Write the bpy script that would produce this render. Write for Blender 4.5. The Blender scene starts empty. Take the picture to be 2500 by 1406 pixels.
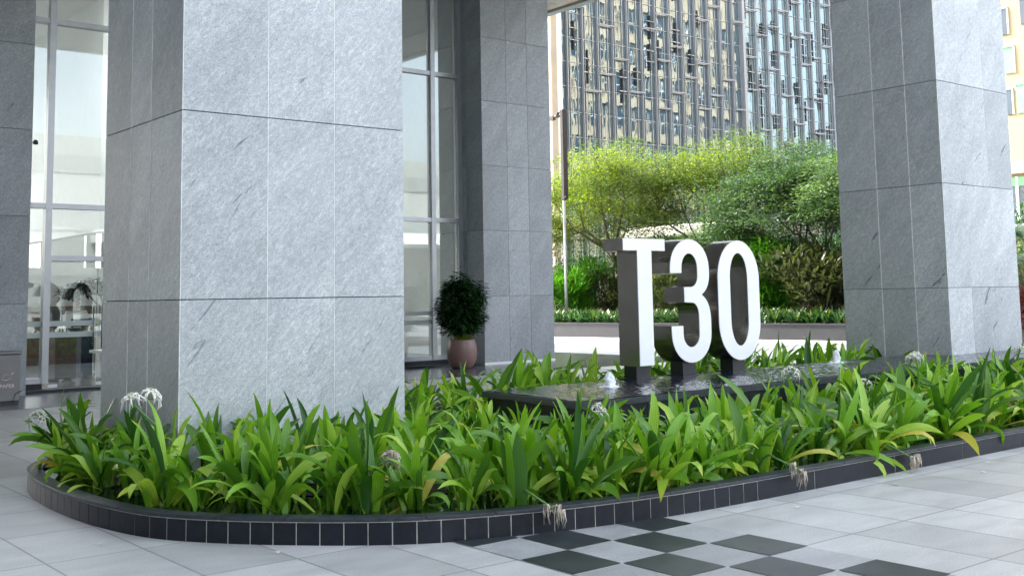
import bpy, math, random
from mathutils import Vector, Matrix
R_ = math.radians
rnd = random.Random(7)
C = bpy.context.scene.collection
scene = bpy.context.scene

# ------------------------------------------------------------------ camera
# world axes: X runs along the front of the building, Y goes into it, Z up; eye at 1.6 m
yaw, pitch, roll = 0.888280, 0.102426, -0.017230
def _w(x, y, z):
    dR = (math.sin(yaw), math.cos(yaw))
    return Vector((x*dR[0]+y*dR[1], -x*dR[1]+y*dR[0], z))
fw = _w(0, math.cos(pitch), math.sin(pitch))
u0 = _w(0, -math.sin(pitch), math.cos(pitch)); r0 = _w(1, 0, 0)
rt = math.cos(roll)*r0 + math.sin(roll)*u0
up = -math.sin(roll)*r0 + math.cos(roll)*u0
cd = bpy.data.cameras.new('camera'); cam = bpy.data.objects.new('camera', cd); C.objects.link(cam)
cam.matrix_world = Matrix(((rt.x, up.x, -fw.x, 0), (rt.y, up.y, -fw.y, 0), (rt.z, up.z, -fw.z, 1.6), (0, 0, 0, 1)))
cd.sensor_width = 36; cd.lens = 2696.48/2500*36; cd.shift_y = -0.10247
cd.clip_start = 0.1; cd.clip_end = 2000
scene.camera = cam

# ------------------------------------------------------------------ light
SUN_EL = R_(47); sun_dir = Vector((-0.42*math.cos(SUN_EL), 0.9075*math.cos(SUN_EL), math.sin(SUN_EL)))
world = bpy.data.worlds.new("World"); scene.world = world; world.use_nodes = True
wn = world.node_tree
sky = wn.nodes.new('ShaderNodeTexSky'); sky.sky_type = 'NISHITA'; sky.sun_disc = False
sky.sun_elevation = SUN_EL; sky.sun_rotation = math.atan2(sun_dir.x, sun_dir.y)
sky.dust_density = 5.0; sky.air_density = 1.0; sky.ozone_density = 1.0
hs = wn.nodes.new('ShaderNodeHueSaturation'); hs.inputs['Saturation'].default_value = 0.45   # thin white haze
wn.links.new(sky.outputs[0], hs.inputs['Color']); wn.links.new(hs.outputs[0], wn.nodes['Background'].inputs[0])
wn.nodes['Background'].inputs[1].default_value = 0.15
sl = bpy.data.lights.new('sun', 'SUN'); sl.energy = 2.0; sl.angle = R_(0.5); sl.color = (1.0, 0.94, 0.84)
so = bpy.data.objects.new('sun', sl); C.objects.link(so)
so.rotation_euler = sun_dir.to_track_quat('Z', 'Y').to_euler()
scene.view_settings.view_transform = 'Standard'; scene.view_settings.look = 'None'
scene.view_settings.exposure = 2.75; scene.view_settings.gamma = 1.0

# ------------------------------------------------------------------ materials
def nmat(name):
    m = bpy.data.materials.new(name); m.use_nodes = True
    return m, m.node_tree.nodes, m.node_tree.links, m.node_tree.nodes['Principled BSDF']
def N(nodes, typ, **kw):
    n = nodes.new(typ)
    for k, v in kw.items(): setattr(n, k, v)
    return n
def ramp(nodes, stops):
    r = nodes.new('ShaderNodeValToRGB')
    e = r.color_ramp.elements
    while len(e) < len(stops): e.new(0.5)
    for i, (p, c) in enumerate(stops):
        e[i].position = p; e[i].color = (*c, 1) if len(c) == 3 else c
    return r
def simple(name, col, rough=0.5, metal=0.0, var=0.12, scale=6.0, bump=0.0, spec=0.5):
    m, n, l, b = nmat(name)
    tc = N(n, 'ShaderNodeTexCoord'); no = N(n, 'ShaderNodeTexNoise'); no.inputs['Scale'].default_value = scale
    no.inputs['Detail'].default_value = 5
    l.new(tc.outputs['Object'], no.inputs['Vector'])
    r = ramp(n, [(0.3, tuple(c*(1-var) for c in col)), (0.7, tuple(min(1, c*(1+var)) for c in col))])
    l.new(no.outputs['Fac'], r.inputs[0]); l.new(r.outputs[0], b.inputs['Base Color'])
    b.inputs['Roughness'].default_value = rough; b.inputs['Metallic'].default_value = metal
    b.inputs['Specular IOR Level'].default_value = spec
    if bump:
        bp = N(n, 'ShaderNodeBump'); bp.inputs['Strength'].default_value = 1; bp.inputs['Distance'].default_value = bump
        l.new(no.outputs['Fac'], bp.inputs['Height']); l.new(bp.outputs[0], b.inputs['Normal'])
    return m

def granite(name, base, dark, angle=0.75, rough=0.55, fine=1.0):
    """flamed grey stone with slanting dark streaks; per-slab shift comes from the 'slab' attribute"""
    m, n, l, b = nmat(name)
    tc = N(n, 'ShaderNodeTexCoord'); sp = N(n, 'ShaderNodeSeparateXYZ'); l.new(tc.outputs['Object'], sp.inputs[0])
    at = N(n, 'ShaderNodeAttribute', attribute_name='slab')
    h = N(n, 'ShaderNodeMath', operation='SUBTRACT'); l.new(sp.outputs[0], h.inputs[0]); l.new(sp.outputs[1], h.inputs[1])
    cb = N(n, 'ShaderNodeCombineXYZ'); l.new(h.outputs[0], cb.inputs[0]); l.new(sp.outputs[2], cb.inputs[1])
    sh = N(n, 'ShaderNodeMath', operation='MULTIPLY'); sh.inputs[1].default_value = 13.0
    l.new(at.outputs['Fac'], sh.inputs[0]); l.new(sh.outputs[0], cb.inputs[2])
    rot = N(n, 'ShaderNodeMapping'); rot.inputs['Rotation'].default_value = (0, 0, -angle)
    l.new(cb.outputs[0], rot.inputs['Vector'])
    def stretched(sx, sy, det, rg, dist=0.0):
        mp = N(n, 'ShaderNodeMapping'); mp.inputs['Scale'].default_value = (sx, sy, 1); l.new(rot.outputs[0], mp.inputs[0])
        t = N(n, 'ShaderNodeTexNoise'); t.inputs['Scale'].default_value = 1; t.inputs['Detail'].default_value = det
        t.inputs['Roughness'].default_value = rg; t.inputs['Distortion'].default_value = dist
        l.new(mp.outputs[0], t.inputs['Vector']); return t
    big = stretched(0.8, 2.2, 6, 0.6, 0.6)
    streak = stretched(15*fine, 34*fine, 5, 0.7, 0.7)
    grain = stretched(75, 110, 3, 0.75)
    vein = stretched(1.4, 9, 5, 0.55, 1.2)
    c1 = ramp(n, [(0.30, dark), (0.50, tuple((x+y)/2 for x, y in zip(dark, base))), (0.62, base), (0.8, tuple(min(1, x*1.22) for x in base))])
    l.new(streak.outputs['Fac'], c1.inputs[0])
    c2 = ramp(n, [(0.3, (0.84, 0.85, 0.86)), (0.7, (1.12, 1.12, 1.12))]); l.new(big.outputs['Fac'], c2.inputs[0])
    c3 = ramp(n, [(0.36, (0.70, 0.70, 0.71)), (0.60, (1.10, 1.10, 1.10))]); l.new(grain.outputs['Fac'], c3.inputs[0])
    c4 = ramp(n, [(0.27, (0.42, 0.43, 0.46)), (0.32, (1, 1, 1))]); l.new(vein.outputs['Fac'], c4.inputs[0])
    cur = c1.outputs[0]
    for c in (c2, c3, c4):
        mx = N(n, 'ShaderNodeMix', data_type='RGBA', blend_type='MULTIPLY'); mx.inputs[0].default_value = 1
        l.new(cur, mx.inputs[6]); l.new(c.outputs[0], mx.inputs[7]); cur = mx.outputs[2]
    sv = N(n, 'ShaderNodeMapRange'); sv.inputs[3].default_value = 0.84; sv.inputs[4].default_value = 1.07; l.new(at.outputs['Fac'], sv.inputs[0])
    mx = N(n, 'ShaderNodeMix', data_type='RGBA', blend_type='MULTIPLY'); mx.inputs[0].default_value = 1
    l.new(cur, mx.inputs[6]); l.new(sv.outputs[0], mx.inputs[7])
    l.new(mx.outputs[2], b.inputs['Base Color']); b.inputs['Roughness'].default_value = rough
    bp = N(n, 'ShaderNodeBump'); bp.inputs['Strength'].default_value = 0.5; bp.inputs['Distance'].default_value = 0.004
    bp.inputs['Strength'].default_value = 0.8
    l.new(streak.outputs['Fac'], bp.inputs['Height']); l.new(bp.outputs[0], b.inputs['Normal'])
    return m

M = {}
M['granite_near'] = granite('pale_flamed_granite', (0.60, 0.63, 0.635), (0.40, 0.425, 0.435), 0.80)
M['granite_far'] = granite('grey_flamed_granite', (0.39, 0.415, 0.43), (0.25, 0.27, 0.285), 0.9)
M['grout_pale'] = simple('pale_grout', (0.80, 0.80, 0.77), 0.9, var=0.2, scale=9)
M['grout_dark'] = simple('dark_joint', (0.06, 0.06, 0.065), 0.9)
M['black_granite'] = simple('polished_black_granite', (0.010, 0.012, 0.018), 0.38, spec=0.3, var=0.35, scale=14, bump=0.0006)
M['cap_granite'] = simple('honed_dark_granite', (0.026, 0.032, 0.042), 0.45, var=0.4, scale=18, bump=0.0006)
M['grout'] = simple('cement_grout', (0.60, 0.58, 0.52), 0.9, var=0.25, scale=20)
M['soil'] = simple('wet_soil', (0.018, 0.016, 0.012), 0.8, var=0.5, scale=20, bump=0.02)
M['steel_dark'] = simple('brushed_bronze_steel', (0.31, 0.29, 0.27), 0.25, 0.95, var=0.10, scale=3)
M['white_acrylic'] = simple('white_acrylic', (0.86, 0.87, 0.90), 0.18, var=0.015, scale=3)
M['post_black'] = simple('black_painted_post', (0.008, 0.01, 0.016), 0.3)
M['alu'] = simple('silver_aluminium', (0.36, 0.375, 0.40), 0.38, 0.55, var=0.05)
M['stainless'] = simple('stainless_steel', (0.17, 0.17, 0.175), 0.4, 0.85, var=0.1, scale=2)
M['white'] = simple('white_paint', (0.78, 0.79, 0.78), 0.6, var=0.04)
M['offwhite'] = simple('white_plaster', (0.74, 0.76, 0.76), 0.8, var=0.03)
M['soffit'] = simple('olive_grey_soffit', (0.30, 0.31, 0.28), 0.7, var=0.06)
M['fascia'] = simple('grey_fascia_panel', (0.26, 0.30, 0.31), 0.4, 0.2, var=0.06)
M['dark'] = simple('charcoal_plastic', (0.03, 0.032, 0.038), 0.5)
M['navy'] = simple('navy_panel', (0.02, 0.03, 0.08), 0.4)
M['brown'] = simple('walnut_panel', (0.11, 0.07, 0.05), 0.5)
M['red'] = simple('red_cloth', (0.4, 0.03, 0.02), 0.7)
M['yellow_wall'] = simple('yellow_render', (0.36, 0.29, 0.17), 0.85, var=0.05, scale=0.4)
M['beige_stone'] = simple('beige_stone_cladding', (0.42, 0.35, 0.26), 0.8, var=0.10, scale=0.8)
M['green_glass'] = simple('green_blind_glass', (0.16, 0.42, 0.20), 0.25, var=0.15, scale=1.5)
M['dark_glass'] = simple('dark_window_glass', (0.03, 0.05, 0.07), 0.08, var=0.4, scale=0.6, spec=0.8)
M['blue_glass'] = simple('blue_window_glass', (0.02, 0.05, 0.09), 0.15, var=0.7, scale=0.35, spec=0.3)
M['pale_glass'] = simple('pale_blue_glass', (0.42, 0.47, 0.48), 0.15, var=0.25, scale=0.6)
M['planter_grey'] = simple('dark_grey_planter_stone', (0.036, 0.037, 0.043), 0.6, var=0.12, scale=3)
M['pot'] = simple('brown_glazed_pot', (0.20, 0.115, 0.10), 0.35, var=0.10, scale=5)
M['bark'] = simple('brown_bark', (0.11, 0.085, 0.06), 0.9, var=0.4, scale=12, bump=0.01)
M['rust'] = simple('rusty_brown_metal', (0.022, 0.014, 0.013), 0.6, var=0.6, scale=8)
M['galv'] = simple('galvanised_steel', (0.42, 0.44, 0.46), 0.4, 0.6, var=0.12, scale=5)
M['skin'] = simple('brown_skin', (0.22, 0.11, 0.07), 0.55)
M['shirt'] = simple('white_shirt', (0.72, 0.74, 0.76), 0.8)
M['trouser'] = simple('dark_trousers', (0.03, 0.03, 0.04), 0.8)
M['hair'] = simple('black_hair', (0.01, 0.009, 0.008), 0.5)
M['letter_grey'] = simple('etched_white_print', (0.82, 0.66, 0.66), 0.6, var=0.02)
M['petal'] = simple('white_petal', (0.80, 0.80, 0.72), 0.6, var=0.05)
M['petal_dry'] = simple('withered_petal', (0.62, 0.54, 0.44), 0.8, var=0.3, scale=30)
M['anther'] = simple('yellow_green_stamen', (0.55, 0.55, 0.10), 0.6, var=0.2)
M['canopy_white'] = simple('white_canopy_roof', (0.42, 0.40, 0.38), 0.6, var=0.1, scale=1)
M['asphalt'] = simple('asphalt', (0.06, 0.06, 0.06), 0.85, var=0.2, scale=3)

def glass_pane(name, tint, refl, rough=0.0):
    m, n, l, b = nmat(name); n.remove(b)
    out = n['Material Output']
    tr = N(n, 'ShaderNodeBsdfTransparent'); tr.inputs[0].default_value = (*tint, 1)
    gl = N(n, 'ShaderNodeBsdfGlossy'); gl.inputs['Color'].default_value = (0.62, 0.68, 0.69, 1); gl.inputs['Roughness'].default_value = rough
    lw = N(n, 'ShaderNodeLayerWeight'); lw.inputs['Blend'].default_value = 0.35
    mr = N(n, 'ShaderNodeMapRange'); mr.inputs[3].default_value = refl; mr.inputs[4].default_value = 1.0
    l.new(lw.outputs['Fresnel'], mr.inputs[0])
    mx = N(n, 'ShaderNodeMixShader'); l.new(mr.outputs[0], mx.inputs[0]); l.new(tr.outputs[0], mx.inputs[1]); l.new(gl.outputs[0], mx.inputs[2])
    l.new(mx.outputs[0], out.inputs[0]); return m
M['lobby_glass'] = glass_pane('lobby_glass', (0.90, 0.93, 0.92), 0.075)
M['frost'] = simple('frosted_strip', (0.40, 0.46, 0.44), 0.5, var=0.03)

def curtain_glass(name, base, bumpd, scale, refl):
    m, n, l, b = nmat(name)
    tc = N(n, 'ShaderNodeTexCoord'); mp = N(n, 'ShaderNodeMapping'); mp.inputs['Scale'].default_value = (1.5, 1, 0.42)
    l.new(tc.outputs['Object'], mp.inputs[0])
    no = N(n, 'ShaderNodeTexNoise'); no.inputs['Scale'].default_value = scale; no.inputs['Detail'].default_value = 2
    l.new(mp.outputs[0], no.inputs['Vector'])
    bp = N(n, 'ShaderNodeBump'); bp.inputs['Strength'].default_value = 1; bp.inputs['Distance'].default_value = bumpd
    l.new(no.outputs['Fac'], bp.inputs['Height'])
    b.inputs['Base Color'].default_value = (*base, 1); b.inputs['Roughness'].default_value = 0.25
    gl = N(n, 'ShaderNodeBsdfGlossy'); gl.inputs['Roughness'].default_value = 0.015; gl.inputs['Color'].default_value = (0.29, 0.36, 0.39, 1)
    l.new(bp.outputs[0], gl.inputs['Normal'])
    mx = N(n, 'ShaderNodeMixShader'); mx.inputs[0].default_value = refl
    l.new(b.outputs[0], mx.inputs[1]); l.new(gl.outputs[0], mx.inputs[2]); l.new(mx.outputs[0], n['Material Output'].inputs[0])
    return m
M['curtain_a'] = curtain_glass('rippled_blue_glass', (0.08, 0.12, 0.13), 0.015, 0.6, 0.74)
M['curtain_b'] = curtain_glass('teal_reflection_glass', (0.12, 0.21, 0.22), 0.060, 1.2, 0.70)  # teal of a mirrored glass block put into the base colour

def water_mat(name, col, bumpd, scale, rough):
    m, n, l, b = nmat(name)
    tc = N(n, 'ShaderNodeTexCoord'); no = N(n, 'ShaderNodeTexNoise'); no.inputs['Scale'].default_value = scale; no.inputs['Detail'].default_value = 4
    no.inputs['Distortion'].default_value = 0.6
    l.new(tc.outputs['Object'], no.inputs['Vector'])
    bp = N(n, 'ShaderNodeBump'); bp.inputs['Distance'].default_value = bumpd; bp.inputs['Strength'].default_value = 1
    l.new(no.outputs['Fac'], bp.inputs['Height']); l.new(bp.outputs[0], b.inputs['Normal'])
    b.inputs['Base Color'].default_value = (*col, 1); b.inputs['Roughness'].default_value = rough
    b.inputs['Specular IOR Level'].default_value = 0.8
    return m
M['pool'] = water_mat('dark_still_water', (0.006, 0.014, 0.013), 0.0004, 5, 0.02)
M['ripple'] = water_mat('rippling_dark_water', (0.012, 0.016, 0.028), 0.003, 40, 0.03)
M['foam'] = simple('aerated_white_water', (0.80, 0.84, 0.88), 0.25, var=0.2, scale=30, bump=0.01)

def paving(name, base, sx, sy, ox, oy, joint, rough, jw=0.006, spec=0.5):
    m, n, l, b = nmat(name)
    tc = N(n, 'ShaderNodeTexCoord')
    mp = N(n, 'ShaderNodeMapping'); mp.inputs['Location'].default_value = (-ox, -oy, 0); l.new(tc.outputs['Object'], mp.inputs[0])
    br = N(n, 'ShaderNodeTexBrick'); br.offset = 0; br.inputs['Scale'].default_value = 1
    br.inputs['Brick Width'].default_value = sx; br.inputs['Row Height'].default_value = sy
    br.inputs['Mortar Size'].default_value = jw; br.inputs['Mortar Smooth'].default_value = 0.3; br.inputs['Bias'].default_value = 0
    br.inputs['Color1'].default_value = (0.80, 0.80, 0.80, 1); br.inputs['Color2'].default_value = (1.12, 1.12, 1.12, 1); br.inputs['Mortar'].default_value = (*joint, 1)
    l.new(mp.outputs[0], br.inputs['Vector'])
    no = N(n, 'ShaderNodeTexNoise'); no.inputs['Scale'].default_value = 1.6; no.inputs['Detail'].default_value = 8; no.inputs['Roughness'].default_value = 0.62
    no.inputs['Distortion'].default_value = 0.5
    mp2 = N(n, 'ShaderNodeMapping'); mp2.inputs['Rotation'].default_value = (0, 0, 0.5); mp2.inputs['Scale'].default_value = (1, 2.6, 1)
    l.new(tc.outputs['Object'], mp2.inputs[0]); l.new(mp2.outputs[0], no.inputs['Vector'])
    fi = N(n, 'ShaderNodeTexNoise'); fi.inputs['Scale'].default_value = 90; fi.inputs['Detail'].default_value = 4; l.new(tc.outputs['Object'], fi.inputs['Vector'])
    r1 = ramp(n, [(0.30, tuple(c*0.84 for c in base)), (0.50, tuple(c*0.98 for c in base)), (0.70, tuple(min(1, c*1.10) for c in base))]); l.new(no.outputs['Fac'], r1.inputs[0])
    r2 = ramp(n, [(0.35, (0.86, 0.86, 0.86)), (0.65, (1.08, 1.08, 1.08))]); l.new(fi.outputs['Fac'], r2.inputs[0])
    cur = r1.outputs[0]
    for o in (br.outputs['Color'], r2.outputs[0]):
        mx = N(n, 'ShaderNodeMix', data_type='RGBA', blend_type='MULTIPLY'); mx.inputs[0].default_value = 1
        l.new(cur, mx.inputs[6]); l.new(o, mx.inputs[7]); cur = mx.outputs[2]
    l.new(cur, b.inputs['Base Color'])
    rr = N(n, 'ShaderNodeMapRange'); rr.inputs[3].default_value = rough-0.08; rr.inputs[4].default_value = rough+0.12
    l.new(no.outputs['Fac'], rr.inputs[0]); l.new(rr.outputs[0], b.inputs['Roughness'])
    b.inputs['Specular IOR Level'].default_value = spec
    bp = N(n, 'ShaderNodeBump'); bp.inputs['Distance'].default_value = 0.0015; l.new(fi.outputs['Fac'], bp.inputs['Height']); l.new(bp.outputs[0], b.inputs['Normal'])
    return m
M['paving'] = paving('pale_grey_granite_paving', (0.52, 0.53, 0.52), 0.613, 0.965, 7.08-0.613*20, 4.44-0.965*20, (0.50, 0.50, 0.53), 0.42, 0.009)
M['paving_band'] = paving('mid_grey_granite_paving', (0.38, 0.395, 0.40), 0.39, 0.4825, 4.77-0.39*20, 5.37-0.4825*20, (1.45, 1.42, 1.35), 0.42, 0.006)
M['lobby_paving'] = paving('polished_grey_lobby_paving', (0.105, 0.11, 0.12), 0.9, 0.9, 0, 0, (0.6, 0.6, 0.6), 0.15)
M['dark_tile'] = simple('dark_green_grey_paver', (0.022, 0.032, 0.034), 0.42, var=0.28, scale=5, bump=0.0006)

def leafmat(name, dark, mid, light, tip=(0.45, 0.42, 0.05), rough=0.38, trans=0.3, tips=0.15):
    m, n, l, b = nmat(name)
    at = N(n, 'ShaderNodeAttribute', attribute_name='leaf')   # R random per leaf, G along leaf, B across
    sp = N(n, 'ShaderNodeSeparateColor'); l.new(at.outputs['Color'], sp.inputs[0])
    oi = N(n, 'ShaderNodeObjectInfo')
    ad = N(n, 'ShaderNodeMath', operation='MULTIPLY_ADD'); ad.inputs[1].default_value = 0.3; l.new(oi.outputs['Random'], ad.inputs[0]); l.new(sp.outputs[0], ad.inputs[2])
    su = N(n, 'ShaderNodeMath', operation='SUBTRACT'); su.inputs[1].default_value = 0.15; l.new(ad.outputs[0], su.inputs[0])
    r = ramp(n, [(0.0, dark), (0.5, mid), (0.93, light), (0.99, tip)]); l.new(su.outputs[0], r.inputs[0])
    # long parallel veins
    wv = N(n, 'ShaderNodeMath', operation='MULTIPLY'); wv.inputs[1].default_value = 31.4; l.new(sp.outputs[2], wv.inputs[0])
    sn = N(n, 'ShaderNodeMath', operation='SINE'); l.new(wv.outputs[0], sn.inputs[0])
    vm = N(n, 'ShaderNodeMapRange'); vm.inputs[1].default_value = -1; vm.inputs[3].default_value = 0.84; vm.inputs[4].default_value = 1.1; l.new(sn.outputs[0], vm.inputs[0])
    mx = N(n, 'ShaderNodeMix', data_type='RGBA', blend_type='MULTIPLY'); mx.inputs[0].default_value = 1
    l.new(r.outputs[0], mx.inputs[6]); l.new(vm.outputs[0], mx.inputs[7])
    # some yellowed tips
    th = N(n, 'ShaderNodeMath', operation='MULTIPLY'); l.new(sp.outputs[1], th.inputs[0]); 
    fr = N(n, 'ShaderNodeMath', operation='MULTIPLY'); fr.inputs[1].default_value = 17.3; l.new(sp.outputs[0], fr.inputs[0])
    f2 = N(n, 'ShaderNodeMath', operation='FRACT'); l.new(fr.outputs[0], f2.inputs[0]); l.new(f2.outputs[0], th.inputs[1])
    tr_ = ramp(n, [(0.86-tips, (0, 0, 0)), (0.99, (1, 1, 1))]); l.new(th.outputs[0], tr_.inputs[0])
    m2 = N(n, 'ShaderNodeMix', data_type='RGBA'); l.new(tr_.outputs[0], m2.inputs[0]); l.new(mx.outputs[2], m2.inputs[6]); m2.inputs[7].default_value = (*tip, 1)
    l.new(m2.outputs[2], b.inputs['Base Color']); b.inputs['Roughness'].default_value = rough
    tl = N(n, 'ShaderNodeBsdfTranslucent')
    g = N(n, 'ShaderNodeMix', data_type='RGBA', blend_type='MULTIPLY'); g.inputs[0].default_value = 1; l.new(m2.outputs[2], g.inputs[6]); g.inputs[7].default_value = (1.3, 1.4, 0.45, 1)
    l.new(g.outputs[2], tl.inputs[0])
    ms = N(n, 'ShaderNodeMixShader'); ms.inputs[0].default_value = trans
    l.new(b.outputs[0], ms.inputs[1]); l.new(tl.outputs[0], ms.inputs[2]); l.new(ms.outputs[0], n['Material Output'].inputs[0])
    return m
M['lily'] = leafmat('lily_leaf', (0.028, 0.11, 0.012), (0.19, 0.42, 0.028), (0.46, 0.64, 0.09), (0.62, 0.54, 0.09), rough=0.33, tips=0.06)
M['tree_yellow'] = leafmat('yellow_green_leaf', (0.022, 0.055, 0.012), (0.10, 0.16, 0.02), (0.30, 0.34, 0.04), trans=0.45)
M['tree_green'] = leafmat('mid_green_leaf', (0.018, 0.05, 0.022), (0.055, 0.11, 0.05), (0.14, 0.22, 0.11), (0.2, 0.28, 0.12), trans=0.35)
M['shrub_green'] = leafmat('dark_green_leaf', (0.012, 0.05, 0.012), (0.03, 0.11, 0.02), (0.08, 0.2, 0.03), (0.2, 0.25, 0.05), trans=0.3)
M['shrub_brown'] = leafmat('olive_brown_leaf', (0.025, 0.035, 0.016), (0.05, 0.065, 0.03), (0.11, 0.13, 0.06), (0.2, 0.15, 0.08), trans=0.3)
M['fern'] = leafmat('fern_leaf', (0.02, 0.09, 0.01), (0.05, 0.19, 0.015), (0.12, 0.3, 0.03), trans=0.35)
M['grasslike'] = leafmat('dark_strap_leaf', (0.012, 0.05, 0.015), (0.03, 0.09, 0.03), (0.09, 0.17, 0.07), trans=0.2)
M['spiky'] = leafmat('olive_spiky_leaf', (0.06, 0.10, 0.03), (0.12, 0.17, 0.06), (0.25, 0.3, 0.12), trans=0.2)
M['pot_leaf'] = leafmat('glossy_dark_leaf', (0.008, 0.035, 0.012), (0.02, 0.075, 0.022), (0.06, 0.15, 0.04), (0.1, 0.2, 0.05), rough=0.25, trans=0.15)
M['lime'] = leafmat('lime_leaf', (0.14, 0.26, 0.02), (0.25, 0.38, 0.03), (0.4, 0.5, 0.05), trans=0.3)
M['palm'] = leafmat('silver_palm_leaf', (0.12, 0.2, 0.16), (0.2, 0.3, 0.25), (0.3, 0.4, 0.34), (0.3, 0.4, 0.3), trans=0.2)
M['red_leaf'] = leafmat('dark_red_leaf', (0.06, 0.01, 0.015), (0.12, 0.02, 0.03), (0.2, 0.04, 0.04), (0.3, 0.1, 0.05), trans=0.3)
M['stem'] = simple('green_stem', (0.10, 0.22, 0.05), 0.5)

# ------------------------------------------------------------------ mesh helpers
class MB:
    def __init__(s): s.v = []; s.f = []; s.mi = []; s.mats = []; s.att = []; s.smooth = []
    def m(s, mat):
        if mat not in s.mats: s.mats.append(mat)
        return s.mats.index(mat)
    def add(s, vs, fs, mat, att=None, smooth=False):
        o = len(s.v); s.v += [tuple(v) for v in vs]; k = s.m(mat)
        for f in fs: s.f.append([i+o for i in f]); s.mi.append(k); s.smooth.append(smooth)
        if att is None: att = (0.5, 0.5, 0.5)
        s.att += ([att]*len(vs) if not isinstance(att, list) else att)
    def box(s, x0, x1, y0, y1, z0, z1, mat, att=None):
        vs = [(x, y, z) for x in (x0, x1) for y in (y0, y1) for z in (z0, z1)]
        s.add(vs, [(0, 1, 3, 2), (4, 6, 7, 5), (0, 4, 5, 1), (2, 3, 7, 6), (0, 2, 6, 4), (1, 5, 7, 3)], mat, att)
    def tube(s, pts, rad, mat, k=7, att=None, cap=True):
        pts = [Vector(p) for p in pts]; n = len(pts)
        if not isinstance(rad, (list, tuple)): rad = [rad]*n
        vs = []
        for i, p in enumerate(pts):
            t = (pts[min(i+1, n-1)]-pts[max(i-1, 0)]).normalized()
            a = t.cross(Vector((0, 0, 1)) if abs(t.z) < 0.9 else Vector((1, 0, 0))).normalized(); b = t.cross(a)
            for j in range(k):
                an = 2*math.pi*j/k; vs.append(p+(a*math.cos(an)+b*math.sin(an))*rad[i])
        fs = [(i*k+j, i*k+(j+1) % k, (i+1)*k+(j+1) % k, (i+1)*k+j) for i in range(n-1) for j in range(k)]
        if cap: fs += [tuple(range(k))[::-1], tuple((n-1)*k+j for j in range(k))]
        s.add(vs, fs, mat, att, True)
    def lathe(s, prof, mat, c=(0, 0, 0), k=28):
        vs = [(c[0]+r*math.cos(2*math.pi*j/k), c[1]+r*math.sin(2*math.pi*j/k), c[2]+z) for r, z in prof for j in range(k)]
        fs = [(i*k+j, i*k+(j+1) % k, (i+1)*k+(j+1) % k, (i+1)*k+j) for i in range(len(prof)-1) for j in range(k)]
        fs += [tuple(range(k))[::-1], tuple((len(prof)-1)*k+j for j in range(k))]
        s.add(vs, fs, mat, None, True)
    def build(s, name, parent=None, loc=(0, 0, 0), attname='leaf', bevel=0.0):
        me = bpy.data.meshes.new(name); me.from_pydata(s.v, [], s.f); me.update()
        for m_ in s.mats: me.materials.append(m_)
        me.polygons.foreach_set('material_index', s.mi); me.polygons.foreach_set('use_smooth', s.smooth)
        if attname:
            a = me.color_attributes.new(attname, 'FLOAT_COLOR', 'POINT')
            flat = []
            for t in s.att: flat += [t[0], t[1], t[2], 1.0]
            a.data.foreach_set('color', flat)
        o = bpy.data.objects.new(name, me); C.objects.link(o); o.location = loc
        if parent: o.parent = parent
        if bevel:
            bv = o.modifiers.new('bevel', 'BEVEL'); bv.width = bevel; bv.segments = 2; bv.limit_method = 'ANGLE'
        return o
def empty(name, loc=(0, 0, 0)):
    o = bpy.data.objects.new(name, None); C.objects.link(o); o.location = loc; o.empty_display_size = 0.1; return o
def tag(o, label=None, cat=None, group=None, kind=None):
    if label: o['label'] = label
    if cat: o['category'] = cat
    if group: o['group'] = group
    if kind: o['kind'] = kind
    return o
def copy_tree(src, parent=None):
    c = src.copy(); C.objects.link(c)
    if parent: c.parent = parent
    for ch in list(src.children): copy_tree(ch, c)
    return c

# ================================================================== LEAF BUILDERS
def strap_leaf(mb, base, az, th0, bend, L, w, mat, r_, nseg=9, twist=0.0, fold=0.35, tipdrop=0.0):
    """a lance-shaped strap leaf: az = heading, th0 = lean from vertical, bend = how far it arches over"""
    p = Vector(base); vs = []; att = []; h = Vector((math.cos(az), math.sin(az), 0)); side0 = Vector((-math.sin(az), math.cos(az), 0))
    ds = L/nseg
    for i in range(nseg+1):
        t = i/nseg
        th = th0+bend*t**1.7+tipdrop*max(0, t-0.7)*3
        d = h*math.sin(th)+Vector((0, 0, 1))*math.cos(th); nrm = h*(-math.cos(th))+Vector((0, 0, 1))*math.sin(th)
        tw = twist*t; sd = side0*math.cos(tw)+nrm*math.sin(tw); nn = nrm*math.cos(tw)-side0*math.sin(tw)
        ww = w*0.5*(0.42+0.58*math.sin(min(1, t*1.9)*math.pi/2))*(1-max(0, (t-0.58)/0.42)**2.4)+0.0008
        vs += [p-sd*ww+nn*ww*fold, p, p+sd*ww+nn*ww*fold]
        att += [(r_, t, 0.0), (r_, t, 0.5), (r_, t, 1.0)]
        p = p+d*ds
    fs = []
    for i in range(nseg):
        a = i*3; fs += [(a, a+1, a+4, a+3), (a+1, a+2, a+5, a+4)]
    mb.add(vs, fs, mat, att, True)
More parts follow.
